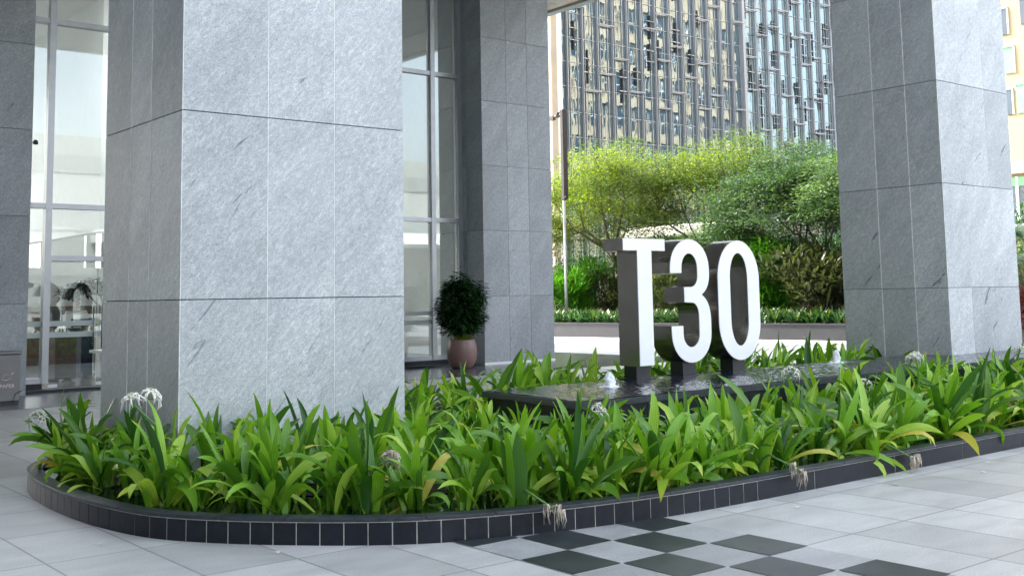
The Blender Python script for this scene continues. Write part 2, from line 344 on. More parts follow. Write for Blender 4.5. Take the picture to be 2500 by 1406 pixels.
# ================================================================== GROUND
def sheet(name, x0, x1, y0, y1, z, mat):
    b = MB(); b.add([(x0, y0, z), (x1, y0, z), (x1, y1, z), (x0, y1, z)], [(0, 1, 2, 3)], mat)
    return b.build(name, attname=None)
tag(sheet('ground', -600, 900, -600, 900, -0.02, M['asphalt']), kind='structure')
tag(sheet('paving', -60, 70, -60, 60, 0.0, M['paving']), kind='structure')
tag(sheet('paving_band', 4.77-0.39, 4.77+0.39*3, -6, 5.37+0.4825*1.9, 0.004, M['paving_band']), kind='structure')
b = MB()
for i in range(-2, 14):
    for j in range(-1, 3):
        if (i+j) % 2:
            x0 = 4.77+0.39*j; y1 = 5.37-0.4825*i; y0 = y1-0.4825
            g = 0.0035
            b.add([(x0+g, y0+g, 0.008), (x0+0.39-g, y0+g, 0.008), (x0+0.39-g, y1-g, 0.008), (x0+g, y1-g, 0.008)], [(0, 1, 2, 3)], M['dark_tile'])
tag(b.build('checker_paving', attname=None), kind='structure')
tag(sheet('lobby_forecourt', -30, 21.0, 18.25, 45, 0.004, M['lobby_paving']), kind='structure')

# ================================================================== PLANTER KERB
YF, YB, YC, XL = 5.62, 12.5, 9.06, 2.76
front_pts = [(2.76, 9.06), (2.765, 8.7), (2.80, 8.25), (2.90, 7.71), (3.05, 7.38), (3.27, 7.06), (3.50, 6.79), (3.76, 6.52), (4.05, 6.27), (4.36, 6.08), (4.93, 5.86), (5.56, 5.72), (6.2, 5.65), (6.98, 5.62)]
def resample(pts, step):
    out = [Vector(pts[0])]; d = 0
    for a, c in zip(pts, pts[1:]):
        a = Vector(a); c = Vector(c); L = (c-a).length; t = step-d
        while t <= L: out.append(a+(c-a)*(t/L)); t += step
        d = L-(t-step)
    out.append(Vector(pts[-1])); return out
def smoothpts(p, it=3):
    for _ in range(it):
        q = [p[0]]
        for a, c in zip(p, p[1:]):
            a = Vector(a); c = Vector(c); q += [a*0.75+c*0.25, a*0.25+c*0.75]
        q.append(p[-1]); p = [Vector(x) for x in q]
    return p
curve = smoothpts([Vector(p) for p in front_pts])
back = [Vector((p.x, 2*YC-p.y)) for p in curve][::-1]
loop = back[:-1]+curve                       # back right -> left -> front right
loop = [Vector((24, YB))]+loop+[Vector((24, YF))]
def offset(pts, d):
    out = []
    for i, p in enumerate(pts):
        t = (pts[min(i+1, len(pts)-1)]-pts[max(i-1, 0)]).normalized()
        out.append(p+Vector((-t.y, t.x))*d)   # left of travel = inwards
    return out
def band(mb, outer, inner, z0, z1, mat):
    n = len(outer); vs = []
    for o_, i_ in zip(outer, inner): vs += [(o_.x, o_.y, z0), (o_.x, o_.y, z1), (i_.x, i_.y, z1), (i_.x, i_.y, z0)]
    fs = []
    for k in range(n-1):
        for a in range(4): fs.append((k*4+a, k*4+(a+1) % 4, (k+1)*4+(a+1) % 4, (k+1)*4+a))
    fs += [(0, 3, 2, 1), (4*n-4, 4*n-3, 4*n-2, 4*n-1)]
    mb.add(vs, fs, mat)
kerb = empty('planter_kerb', (4, 6.2, 0))
kl = Vector((4, 6.2, 0))
kb = MB(); fine = resample(loop, 0.03)
band(kb, offset(fine, 0.004), offset(fine, 0.10), -0.01, 0.150, M['grout'])
o = kb.build('kerb_core', kerb, attname=None); o.location = -kl
tb = MB()
def run_tiles(mb, pts, lens, z0, z1, d0, d1, mat, gap):
    """cut the polyline into pieces of the given lengths, each a curved block"""
    seg = resample(pts, 0.01); i = 0; k = 0; n = len(seg)
    while i < n-3:
        L = lens(seg[i]); j = min(n-1, i+max(3, int(L/0.01)))
        sl_ = seg[i:j+1:3] if len(seg[i:j+1:3]) > 2 else seg[i:j+1]
        g = int(gap/0.01*1) if gap >= 0.01 else 0
        piece = seg[i:j+1]
        sub = [piece[0]+(piece[1]-piece[0]).normalized()*gap/2]+piece[2:-2:3]+[piece[-1]-(piece[-1]-piece[-2]).normalized()*gap/2]
        if len(sub) > 1: band(mb, offset(sub, d0), offset(sub, d1), z0, z1, mat)
        i = j
    return mb
rev = loop[::-1]
start = [p for p in rev]
def tile_len(p): return 1.14 if p.x > 7.0 else (0.158 if p.y < 9.5 else 0.3)
front_only = [Vector((6.97, YF))]+[p for p in curve[::-1] if p.x < 6.95]+[p for p in back[::-1] if p.y > YC+0.01]+[Vector((24, YB))]
def offr(pts, d): return offset(pts, -d)
def run2(mb, pts, L, z0, z1, d0, d1, mat, gap):
    seg = resample(pts, 0.01); i = 0; n = len(seg)
    while i < n-4:
        j = min(n-1, i+int(round(L/0.01))); piece = seg[i:j+1]
        if len(piece) < 6: break
        t0 = (piece[1]-piece[0]).normalized(); t1 = (piece[-1]-piece[-2]).normalized()
        sub = [piece[0]+t0*gap/2]+piece[3:-3:3]+[piece[-1]-t1*gap/2]
        band(mb, offr(sub, d0), offr(sub, d1), z0, z1, mat); i = j
run2(tb, front_only, 0.158, -0.005, 0.143, 0.0, 0.012, M['black_granite'], 0.0075)
for k, (a, c) in enumerate([(6.97, 7.70), (7.70, 8.87), (8.87, 10.02), (10.02, 11.13), (11.13, 12.3), (12.3, 13.45), (13.45, 14.6), (14.6, 15.75), (15.75, 16.9), (16.9, 18.05), (18.05, 24)]):
    tb.box(a+0.005, c-0.005, YF, YF+0.012, -0.005, 0.144, M['black_granite'])
tiles = tb.build('kerb_tiles', kerb, attname=None); tiles.location = -kl
cb_ = MB()
run2(cb_, front_only, 0.474, 0.150, 0.174, -0.008, 0.12, M['cap_granite'], 0.004)
x = 6.97
while x < 24: cb_.box(x+0.002, x+1.14-0.002, YF-0.008, YF+0.12, 0.150, 0.174, M['cap_granite']); x += 1.14
o = cb_.build('kerb_cap', kerb, attname=None, bevel=0.004); o.location = -kl
tag(kerb, 'low curved kerb of dark granite tiles with pale grout around the lily bed', 'kerb')
# water channel and soil inside
inner = offset(fine, 0.15)
def fill(name, pts, z, mat):
    mb = MB(); n = len(pts); h = n//2
    vs = [(p.x, p.y, z) for p in pts]; fs = [(i, i+1, n-2-i, n-1-i) for i in range(h-1)]
    mb.add(vs, fs, mat); return mb.build(name, attname=None)
tag(fill('pool_water', offset(fine, 0.10), 0.135, M['pool']), kind='structure')
sb = MB()
soil = offset(fine, 1.0); n = len(soil); h = n//2
sb.add([(p.x, p.y, 0.142) for p in soil], [(i, i+1, n-2-i, n-1-i) for i in range(h-1)], M['soil'])
tag(sb.build('soil_bed', attname=None), kind='structure')

# ================================================================== COLUMNS
def column(x0, x1, y0, y1, zt, gran, vj, hj, label, xs, ys, glint=False):
    c = empty('stone_column', ((x0+x1)/2, (y0+y1)/2, 0)); L = Vector(c.location)
    core = MB(); core.box(x0+0.026, x1-0.026, y0+0.026, y1-0.026, 0, zt, M[hj]); o = core.build('column_core', c, attname=None); o.location = -L
    # pale pointing in the vertical joints
    pm = MB(); g = 0.0035; zs = [0]+[0.05+1.57*k for k in range(1, 9)]; zs = [z for z in zs if z < zt]+[zt]
    slabs = MB()
    for zi in range(len(zs)-1):
        z0 = zs[zi]+(0.004 if zi else 0); z1 = zs[zi+1]-0.004
        for a, d in zip(xs, xs[1:]):
            for yy, inn in ((y0, y0+0.022), (y1-0.022, y1)):
                slabs.box(a+g if a > x0 else a, d-g if d < x1 else d, min(yy, inn), max(yy, inn), z0, z1, M[gran], (rnd.random(),)*3)
        for a, d in zip(ys, ys[1:]):
            for xx in ((x0, x0+0.022), (x1-0.022, x1)):
                slabs.box(xx[0], xx[1], a+g if a > y0 else a+0.0225, d-g if d < y1 else d-0.0225, z0, z1, M[gran], (rnd.random(),)*3)
        if vj == 'grout_pale':
            for a in xs[1:-1]: pm.box(a-g, a+g, y0+0.002+0.001*rnd.random(), y0+0.025, z0, z1, M[vj])
            for a in ys[1:-1]: pm.box(x0-0.002, x0+0.025, a-g*2, a+g*2, z0, z1, M[vj])
            pm.box(x0-0.003, x0+0.003, y0-0.003, y0+0.004, z0, z1, M[vj])
    o = slabs.build('stone_slab_cladding', c, attname='slab', bevel=0.0015); o.location = -L
    if vj == 'grout_pale':
        o = pm.build('joint_pointing', c, attname=None); o.location = -L
    if glint:
        t = MB(); t.box(x0-0.01, x1+0.01, y0-0.012, y0-0.002, 0.004, 0.06, M['white']); o = t.build('base_glint', c, attname=None); o.location = -L  # white strip stands in for the bright reflection at the column foot
    tag(c, label, 'column', 'grey granite columns of the portico'); return c
ZT = 9.6
column(3.60, 5.78, 8.75, 10.59, ZT, 'granite_near', 'grout_pale', 'grout_dark', 'huge grey granite column at the left, rising from the lily bed in front', [3.60, 4.38, 5.04, 5.78], [8.75, 9.44, 9.92, 10.59])
column(15.45, 17.60, 8.75, 10.56, ZT, 'granite_near', 'grout_pale', 'grout_dark', 'grey granite column at the right end of the bed beside the yellow building', [15.45, 16.13, 16.85, 17.60], [8.75, 9.29, 9.86, 10.56])
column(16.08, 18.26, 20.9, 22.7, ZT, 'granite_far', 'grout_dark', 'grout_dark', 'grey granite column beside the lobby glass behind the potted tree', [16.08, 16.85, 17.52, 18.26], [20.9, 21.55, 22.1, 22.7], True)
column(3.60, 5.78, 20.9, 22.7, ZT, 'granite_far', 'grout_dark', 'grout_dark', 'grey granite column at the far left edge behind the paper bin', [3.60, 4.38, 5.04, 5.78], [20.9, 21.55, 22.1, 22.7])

# ================================================================== TOWER (soffit, upper floors, lobby)
tower = empty('office_tower', (5, 24, 0)); TL = Vector(tower.location)
def tpart(mb, name, **k):
    o = mb.build(name, tower, attname=None, **k); o.location = -TL; return o
b = MB(); b.box(-30, 20.1, 8.55, 40, ZT, 36, M['beige_stone']); tpart(b, 'upper_floors')
b = MB()
for i in range(21):
    for j in range(14):
        x0 = -29.2+i*2.33; y0 = 8.7+j*2.25
        b.box(x0+0.015, x0+2.315, y0+0.015, y0+2.235, ZT-0.06, ZT-0.005, M['soffit'])
tpart(b, 'soffit_panels')
b = MB(); b.box(20.103, 20.35, 8.4, 40, ZT-0.08, ZT+1.2, M['fascia']); b.box(-30, 20.1, 8.3, 8.547, ZT-0.08, ZT+1.2, M['fascia']); tpart(b, 'fascia')
b = MB(); b.box(-8, 20, 37.8, 38.1, 0, 2.8, M['offwhite']); b.box(10.8, 12.2, 37.8, 38.1, 2.8, 8.6, M['offwhite']); b.box(-8, 20, 37.8, 38.1, 8.6, ZT-0.07, M['offwhite'])
for k in range(7): b.box(-8+k*2.7, -7.7+k*2.7, 37.85, 38.05, 2.8, 8.6, M['offwhite'])
for k in range(16): b.box(12.25+k*0.48, 12.25+k*0.48+0.30, 37.7, 37.79, 2.8, 8.6, M['pale_glass'])
tpart(b, 'lobby_back_wall')
b = MB(); b.box(18.3, 18.5, 22.75, 37.8, 0, ZT-0.07, M['offwhite']); tpart(b, 'lobby_side_wall')
b = MB(); b.box(9.4, 9.7, 28, 37.7, 3.4, 9.5, M['offwhite']); tpart(b, 'lobby_bulkhead')
b = MB(); b.box(-8, 19.9, 22.8, 37.7, ZT-0.16, ZT-0.07, M['offwhite']); tpart(b, 'lobby_ceiling')
b = MB(); b.box(-40, -9, -25, 40, 0, 9.5, M['fascia']); b.box(-40, -9.02, -25, 8.2, 9.5, 30, M['fascia']); tpart(b, 'unseen_light_block')  # unseen mass added to block light reaching the columns' left faces
lampm, ln_, ll_, lb_ = nmat('lit_downlight'); lb_.inputs['Emission Color'].default_value = (1, 0.97, 0.92, 1); lb_.inputs['Emission Strength'].default_value = 55
for (lx, ly) in ((6.0, 22.9), (7.6, 22.9), (9.2, 22.9), (6.0, 25.2), (7.6, 25.2), (9.2, 25.2)):
    b = MB(); b.lathe([(0.17, -0.03), (0.17, 0.0)], lampm, (lx, ly, ZT-0.165), 20); tpart(b, 'downlight')
tag(tower, 'office tower standing over the columns, with grey soffit edge and white lobby walls', 'building')

# lobby glazing
GY = 21.8
gz = empty('lobby_glazing', (11, GY, 0)); GL = Vector(gz.location)
def gpart(mb, name): o = mb.build(name, gz, attname=None); o.location = -GL; return o
xs_m = [6.34, 8.25, 10.1, 11.9, 13.6, 15.22, 16.02]
for x in xs_m:
    b = MB(); b.box(x-0.06, x+0.06, GY-0.09, GY+0.10, 0.14, 9.53, M['alu']); gpart(b, 'mullion')
for z, x0 in ((7.03, 5.8), (3.46, 5.8)):
    b = MB(); b.box(x0, 16.06, GY-0.075, GY+0.09, z-0.05, z+0.05, M['alu']); gpart(b, 'transom')
b = MB(); b.box(5.8, 16.06, GY-0.55, GY-0.123, 0.0045, 0.05, M['black_granite']); gpart(b, 'threshold_step')
b = MB(); b.box(6.40, 8.19, GY-0.075, GY+0.09, 2.42, 2.52, M['alu']); gpart(b, 'door_head')
b = MB(); b.box(5.8, 6.28, GY-0.07, GY+0.09, 0.14, 0.24, M['alu']); b.box(8.31, 16.06, GY-0.07, GY+0.09, 0.14, 0.24, M['alu']); gpart(b, 'bottom_rail')
b = MB(); b.box(5.8, 6.28, GY-0.12, GY+0.12, 0.0, 0.137, M['black_granite']); b.box(8.31, 16.06, GY-0.12, GY+0.12, 0.0, 0.137, M['black_granite']); gpart(b, 'plinth')
edges = [5.79]+xs_m
for a, c in zip(edges, edges[1:]):
    for z0, z1 in ((0.24, 3.41), (3.51, 6.98), (7.08, 9.53)):
        if a == 6.34 and z0 < 1: z0 = 2.52
        b = MB(); b.box(a+0.06 if a > 5.8 else a, c-0.06, GY-0.006, GY+0.006, z0, z1, M['lobby_glass']); gpart(b, 'glass_pane')
b = MB()
for z in (1.24, 1.03):
    b.box(5.8, 6.27, GY-0.010, GY-0.008, z-0.05, z+0.05, M['frost'])
    b.box(8.32, 15.15, GY-0.010, GY-0.008, z-0.05, z+0.05, M['frost'])
gpart(b, 'frosted_strips')
tag(gz, 'tall lobby glazing in silver aluminium frames between the rear columns', 'glass wall')
# glass door leaf
dr = empty('glass_door', (6.42, GY, 0)); DL = Vector(dr.location)
for a, c, nm in ((6.42, 7.29, 'door_leaf'), (7.31, 8.17, 'door_leaf')):
    b = MB(); b.box(a, c, GY-0.007, GY+0.007, 0.06, 2.40, M['lobby_glass'])
    for z in (1.24, 1.03): b.box(a, c, GY-0.011, GY-0.009, z-0.05, z+0.05, M['frost'])
    o = b.build(nm, dr, attname=None); o.location = -DL
    b = MB(); hx = c-0.07 if a < 7 else a+0.07
    b.tube([(hx, GY-0.07, 0.75), (hx, GY-0.07, 1.55)], 0.014, M['stainless']); b.tube([(hx, GY-0.07, 0.85), (hx, GY, 0.85)], 0.008, M['stainless']); b.tube([(hx, GY-0.07, 1.45), (hx, GY, 1.45)], 0.008, M['stainless'])
    h_ = b.build('handle', o, attname=None)
    b = MB(); b.box(a, a+0.17, GY-0.02, GY+0.02, 0.055, 0.11, M['white']); b.build('patch_fitting', o, attname=None)
tag(dr, 'double glass entrance door with frosted strips, left of the big front column', 'door')

b = MB(); b.box(-8, 18.2, 31.9, 32.1, 0.0, 1.55, M['brown']); tpart(b, 'lobby_dado_screen')
# interior things
b = MB(); 
arch = empty('metal_detector', (7.95, 24.6, 0))
for x in (-0.42, 0.30): b.box(x, x+0.10, -0.2, 0.2, 0, 1.30, M['white'])
b.box(-0.419, 0.399, -0.199, 0.199, 1.30, 1.38, M['white']); b.build('arch_frame', arch, attname=None)
b = MB(); b.box(-0.30, 0.29, -0.205, -0.05, 1.12, 1.28, M['navy']); 
for k in range(3): b.box(-0.26+k*0.2, -0.14+k*0.2, -0.210, -0.2055, 1.16, 1.24, M['anther'])
b.build('display_panel', arch, attname=None)
tag(arch, 'white framed screening machine with navy display inside the glass door', 'machine')
b = MB(); cab = empty('dark_cabinet', (8.5, 25.3, 0)); b.box(-0.45, 0.5, -0.3, 0.3, 0.12, 1.0, M['navy']); b.build('cabinet_body', cab, attname=None)
b = MB(); b.box(-0.40, 0.46, -0.28, 0.28, 0, 0.12, M['dark']); b.build('cabinet_base', cab, attname=None)
tag(cab, 'low navy blue cabinet behind the white table in the lobby', 'cabinet')
tb2 = empty('white_table', (8.35, 24.0, 0))
b = MB(); b.box(-0.35, 0.6, -0.3, 0.3, 0.56, 0.62, M['white']); b.build('table_top', tb2, attname=None)
for x in (-0.3, 0.5):
    b = MB(); b.box(x, x+0.05, -0.25, -0.2, 0.08, 0.56, M['white']); b.box(x, x+0.05, 0.2, 0.25, 0.08, 0.56, M['white']); b.box(x+0.001, x+0.049, -0.2, 0.2, 0.14, 0.18, M['white']); b.build('leg', tb2, attname=None)
    b = MB(); b.tube([(x, 0, 0.045), (x+0.05, 0, 0.045)], 0.045, M['white'], 12); b.build('caster', tb2, attname=None)
tag(tb2, 'small white wheeled table inside the lobby door', 'table')
ds = empty('reception_counter', (7.35, 24.3, 0))
b = MB(); b.box(-0.15, 0.28, -0.3, 0.3, 0.05, 1.05, M['brown']); b.build('counter_front', ds, attname=None)
b = MB(); b.box(-0.2, 0.33, -0.35, 0.35, 1.05, 1.10, M['dark']); b.build('counter_top', ds, attname=None)
tag(ds, 'brown panelled counter just inside the glass door', 'counter')
mn = empty('computer_monitor', (7.3, 24.3, 1.10))
b = MB(); b.box(-0.20, 0.12, -0.02, 0.02, 0.12, 0.38, M['dark']); b.build('screen', mn, attname=None)
b = MB(); b.box(-0.06, -0.02, -0.015, 0.015, 0.01, 0.12, M['dark']); b.box(-0.12, 0.04, -0.08, 0.08, 0, 0.012, M['dark']); b.build('stand', mn, attname=None)
tag(mn, 'black computer monitor on the brown lobby counter', 'monitor')
b = MB(); ch = empty('red_chair', (6.35, 25.5, 0)); b.box(-0.25, 0.25, -0.04, 0.04, 0.5, 1.3, M['red']); b.build('backrest', ch, attname=None)
b = MB(); b.box(-0.25, 0.25, -0.5, -0.05, 0.42, 0.5, M['red']); b.build('seat', ch, attname=None)
for x in (-0.22, 0.18):
    for y in (-0.46, -0.08):
        b = MB(); b.box(x, x+0.04, y, y+0.04, 0, 0.42, M['dark']); b.build('leg', ch, attname=None)
tag(ch, 'red chair behind the narrow side pane of the lobby', 'chair')

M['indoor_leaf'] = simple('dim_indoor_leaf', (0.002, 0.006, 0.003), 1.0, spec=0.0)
it = empty('indoor_tree', (8.75, 25.4, 0)); rr = random.Random(14)
b = MB(); b.lathe([(0.22, 0.0), (0.30, 0.3), (0.28, 0.6), (0.24, 0.6)], M['dark'], k=20); b.build('pot', it, attname=None)
b = MB(); b.tube([(0, 0, 0.55), (-0.05, 0, 1.4), (-0.25, 0, 2.1)], [0.04, 0.035, 0.02], M['bark']); b.tube([(-0.05, 0, 1.4), (-0.5, 0.1, 1.9), (-1.1, 0.1, 1.95)], [0.025, 0.018, 0.008], M['bark']); b.build('trunk', it, attname=None)
b = MB()
for cx, cz, R0, n_ in ((-0.15, 1.98, 0.20, 260), (-0.45, 2.02, 0.17, 180), (-0.85, 1.85, 0.17, 160)):
    for k in range(n_):
        q = Vector((rr.gauss(0, 0.5), rr.gauss(0, 0.5), rr.gauss(0, 0.36)))*R0
        strap_leaf(b, Vector((cx, 0, cz))+q, rr.random()*6.28, rr.uniform(1.2, 2.3), 0.5, rr.uniform(0.16, 0.26), 0.07, M['indoor_leaf'], rr.random(), nseg=2)
b.build('crown', it)
tag(it, 'dark leafy indoor tree seen through the glass door beside the front column', 'potted tree')
# person behind the glass, one skinned body
def skin_body(name, verts, edges_, radii, mat, parent):
    me = bpy.data.meshes.new(name); me.from_pydata(verts, edges_, []); o = bpy.data.objects.new(name, me); C.objects.link(o); o.parent = parent
    me.materials.append(mat)
    sk = o.modifiers.new('skin', 'SKIN'); sk.use_smooth_shade = True
    for i, r in enumerate(radii): me.skin_vertices[0].data[i].radius = r
    me.skin_vertices[0].data[0].use_root = True
    ss = o.modifiers.new('sub', 'SUBSURF'); ss.levels = 1; ss.render_levels = 2
    return o
per = empty('person', (8.15, 25.7, 0))
V = [(0, 0, 0.95), (0, 0, 1.15), (0, 0, 1.38), (0, -0.01, 1.50), (0, -0.02, 1.60), (0, -0.02, 1.70),
     (-0.19, 0, 1.40), (-0.24, -0.02, 1.15), (-0.20, -0.18, 0.98), (-0.16, -0.27, 0.99), (0.19, 0, 1.40), (0.24, -0.02, 1.15), (0.20, -0.18, 0.98), (0.16, -0.27, 0.99),
     (-0.10, 0, 0.86), (-0.11, 0, 0.48), (-0.11, 0.02, 0.08), (-0.11, -0.13, 0.04), (0.10, 0, 0.86), (0.11, 0, 0.48), (0.11, 0.02, 0.08), (0.11, -0.13, 0.04)]
Ed = [(0, 1), (1, 2), (2, 3), (3, 4), (4, 5), (2, 6), (6, 7), (7, 8), (8, 9), (2, 10), (10, 11), (11, 12), (12, 13), (0, 14), (14, 15), (15, 16), (16, 17), (0, 18), (18, 19), (19, 20), (20, 21)]
Rd = [(0.16, 0.11), (0.15, 0.11), (0.17, 0.11), (0.05, 0.05), (0.075, 0.09), (0.07, 0.085), (0.065, 0.065), (0.045, 0.045), (0.035, 0.035), (0.03, 0.04), (0.065, 0.065), (0.045, 0.045), (0.035, 0.035), (0.03, 0.04),
      (0.095, 0.095), (0.06, 0.06), (0.045, 0.045), (0.04, 0.03), (0.095, 0.095), (0.06, 0.06), (0.045, 0.045), (0.04, 0.03)]
skin_body('body', V, Ed, Rd, M['skin'], per)
Vs = [V[0], V[1], V[2], (0, 0, 1.44), V[6], V[7], (-0.22, -0.10, 1.05), V[10], V[11], (0.22, -0.10, 1.05)]
skin_body('shirt', Vs, [(0, 1), (1, 2), (2, 3), (2, 4), (4, 5), (5, 6), (2, 7), (7, 8), (8, 9)], [(0.175, 0.125), (0.165, 0.125), (0.185, 0.125), (0.07, 0.07), (0.08, 0.08), (0.06, 0.06), (0.05, 0.05), (0.08, 0.08), (0.06, 0.06), (0.05, 0.05)], M['shirt'], per)
Vt = [V[0], V[14], V[15], V[16], V[18], V[19], V[20]]
skin_body('trousers', Vt, [(0, 1), (1, 2), (2, 3), (0, 4), (4, 5), (5, 6)], [(0.165, 0.12), (0.11, 0.11), (0.075, 0.075), (0.06, 0.06), (0.11, 0.11), (0.075, 0.075), (0.06, 0.06)], M['trouser'], per)
b = MB(); b.lathe([(0.001, 1.81), (0.06, 1.795), (0.088, 1.74), (0.092, 1.69), (0.08, 1.665), (0.03, 1.66)][::-1], M['hair'], (0, 0.01, 0), 16); b.build('hair', per, attname=None)
tag(per, 'person in a white shirt standing behind the lobby glass door', 'person')

# ================================================================== FOUNTAIN BASIN + BUBBLERS
bs = empty('fountain_basin', (7, 8, 0)); BL = Vector(bs.location)
BX0, BX1, BY0, BY1, BZ = 6.98, 22.5, 7.66, 9.62, 0.62
b = MB()
PC = [(6.98, 7.66), (22.5, 7.66), (22.5, 9.34), (7.16, 9.34)]
def prism(mb, pts, z0, z1, mat):
    n_ = len(pts); mb.add([(x, y, z0) for x, y in pts]+[(x, y, z1) for x, y in pts], [tuple(range(n_))[::-1], tuple(range(n_, 2*n_))]+[(i, (i+1) % n_, (i+1) % n_+n_, i+n_) for i in range(n_)], mat)
prism(b, [(7.01, 7.69), (22.4, 7.69), (22.4, 9.31), (7.19, 9.31)], 0.0, 0.55, M['black_granite'])
ox = 6.98
while ox < 22.4:
    b.box(ox+0.003, min(ox+0.9, 22.5)-0.003, 7.66, 7.686, 0.02, 0.555, M['black_granite']); ox += 0.9
o = b.build('basin_wall', bs, attname=None); o.location = -BL
b = MB()
prism(b, [(6.965, 7.645), (22.5, 7.645), (22.5, 7.75), (7.09, 7.75)], 0.56, BZ, M['cap_granite'])
prism(b, [(7.145, 9.36), (7.27, 9.25), (22.5, 9.25), (22.5, 9.36)][::-1], 0.56, BZ, M['cap_granite'])
prism(b, [(6.965, 7.648), (7.088, 7.752), (7.268, 9.248), (7.147, 9.358)][::-1], 0.5601, BZ-0.0005, M['cap_granite'])
o = b.build('basin_rim', bs, attname=None); o.location = -BL
from mathutils import noise as mnoise
b = MB(); nx_, ny_ = 560, 66; vs = []; JETS = [(8.30, 8.62), (13.0, 9.05), (16.75, 8.25)]
for i in range(nx_+1):
    for j in range(ny_+1):
        v_ = j/ny_; y = 7.67+1.655*v_; x0_ = 7.0+0.18*v_; x = x0_+(18.3-x0_)*i/nx_
        hgt = 0.0045*mnoise.noise(Vector((x*9, y*13, 1.0)))+0.0080*mnoise.noise(Vector((x*19, y*25, 4.0)))
        for jx, jy in JETS:
            d_ = math.hypot(x-jx, y-jy); hgt += 0.005*math.sin(d_*55)*math.exp(-d_*1.7)
        edge_ = min(1, min(v_, 1-v_)*12)
        vs.append((x, y, BZ+0.006+hgt*(0.35+0.65*edge_)))
b.add(vs, [(i*(ny_+1)+j, (i+1)*(ny_+1)+j, (i+1)*(ny_+1)+j+1, i*(ny_+1)+j+1) for i in range(nx_) for j in range(ny_)], M['ripple'], None, True)
b.add([(18.3, 7.68, BZ+0.005), (22.5, 7.68, BZ+0.005), (22.5, 9.32, BZ+0.005), (18.3, 9.32, BZ+0.005)], [(0, 1, 2, 3)], M['ripple'])
o = b.build('water_surface', bs, attname=None); o.location = -BL
tag(bs, 'long black granite fountain basin brimming with rippling water under the big letters', 'fountain basin')
def bubbler(x, y, hgt, r, label):
    vs = []; fs = []; K = 20; Lr = 14; rr = random.Random(int(x*100))
    ph = [rr.random()*6 for _ in range(6)]
    for i in range(Lr+1):
        t = i/Lr; z = hgt*t
        rad = r*(0.98-0.30*t**2)*math.sqrt(max(0.0, 1-t**5))+ (0.05*(1-t*8) if t < 0.125 else 0)
        for j in range(K):
            a = 2*math.pi*j/K
            k = 1+0.10*math.sin(3*a+ph[0]+t*7)+0.08*math.sin(7*a+ph[1]-t*13)+rr.uniform(-0.07, 0.07)
            vs.append((rad*k*math.cos(a), rad*k*math.sin(a), z+0.006*math.sin(5*a+ph[2])))
    fs = [(i*K+j, i*K+(j+1) % K, (i+1)*K+(j+1) % K, (i+1)*K+j) for i in range(Lr) for j in range(K)]+[tuple(Lr*K+j for j in range(K))]
    b = MB(); b.add(vs, fs, M['foam'], None, True)
    for _ in range(26):                     # thrown drops round the plume
        a = rr.random()*6.28; q = r*rr.uniform(0.9, 1.7); z = rr.uniform(0.01, hgt*0.9*(1.9-q/r)); s_ = rr.uniform(0.002, 0.006)
        b.lathe([(0.0005, -s_), (s_, 0), (0.0005, s_)], M['foam'], (q*math.cos(a), q*math.sin(a), z), 5)
    o = b.build('water_jet', loc=(x, y, BZ+0.004), attname=None); tag(o, label, 'water jet', 'bubbling jets of the basin')
bubbler(8.30, 8.62, 0.16, 0.062, 'white bubbling water jet left of the big letter T')
bubbler(13.0, 9.05, 0.18, 0.055, 'white bubbling water jet half hidden by leaves between the sign and right column')
bubbler(16.75, 8.25, 0.19, 0.075, 'white bubbling water jet in front of the right-hand granite column')

# ================================================================== T30 LETTERS
LY = 9.0; LD = 0.32
def arc(cx, cz, rx, rz, a0, a1, n=16): return [(cx+rx*math.cos(R_(a0+(a1-a0)*i/n)), cz+rz*math.sin(R_(a0+(a1-a0)*i/n))) for i in range(n+1)]
def bez(p0, p1, p2, n=8): return [((1-t)**2*p0[0]+2*t*(1-t)*p1[0]+t*t*p2[0], (1-t)**2*p0[1]+2*t*(1-t)*p1[1]+t*t*p2[1]) for t in [i/n for i in range(n+1)]]
def extrude(mb, outer, holes, y0, y1, mat):
    cu = bpy.data.curves.new('outline', 'CURVE'); cu.dimensions = '2D'; cu.fill_mode = 'BOTH'
    for pts in [outer]+holes:
        s_ = cu.splines.new('POLY'); s_.points.add(len(pts)-1)
        for i, p in enumerate(pts): s_.points[i].co = (p[0], p[1], 0, 1)
        s_.use_cyclic_u = True
    cu.extrude = abs(y1-y0)/2
    oc = bpy.data.objects.new('outline', cu); C.objects.link(oc)
    dg = bpy.context.evaluated_depsgraph_get(); me = bpy.data.meshes.new_from_object(oc.evaluated_get(dg))
    ym = (y0+y1)/2
    vs = [(v.co.x, ym-v.co.z, v.co.y) for v in me.vertices]; fs = [tuple(p.vertices) for p in me.polygons]
    mb.add(vs, fs, mat); bpy.data.objects.remove(oc); bpy.data.curves.remove(cu); bpy.data.meshes.remove(me)
def inset(pts, d):
    """shrink an outline a little (counter-clockwise or clockwise, d signed)"""
    out = []; n = len(pts)
    for i in range(n):
        p0 = Vector(pts[i-1]); p = Vector(pts[i]); p1 = Vector(pts[(i+1) % n])
        a = (p-p0); c = (p1-p)
        if a.length < 1e-6: a = c
        if c.length < 1e-6: c = a
        na = Vector((-a.y, a.x)).normalized(); nc = Vector((-c.y, c.x)).normalized(); m_ = (na+nc)
        m_ = na if m_.length < 1e-3 else m_.normalized(); k = min(2.0, 1/max(0.3, m_.dot(na)))
        q = p+m_*d*k; out.append((q.x, q.y))
    return out
def area(p): return sum(p[i-1][0]*p[i][1]-p[i][0]*p[i-1][1] for i in range(len(p)))/2
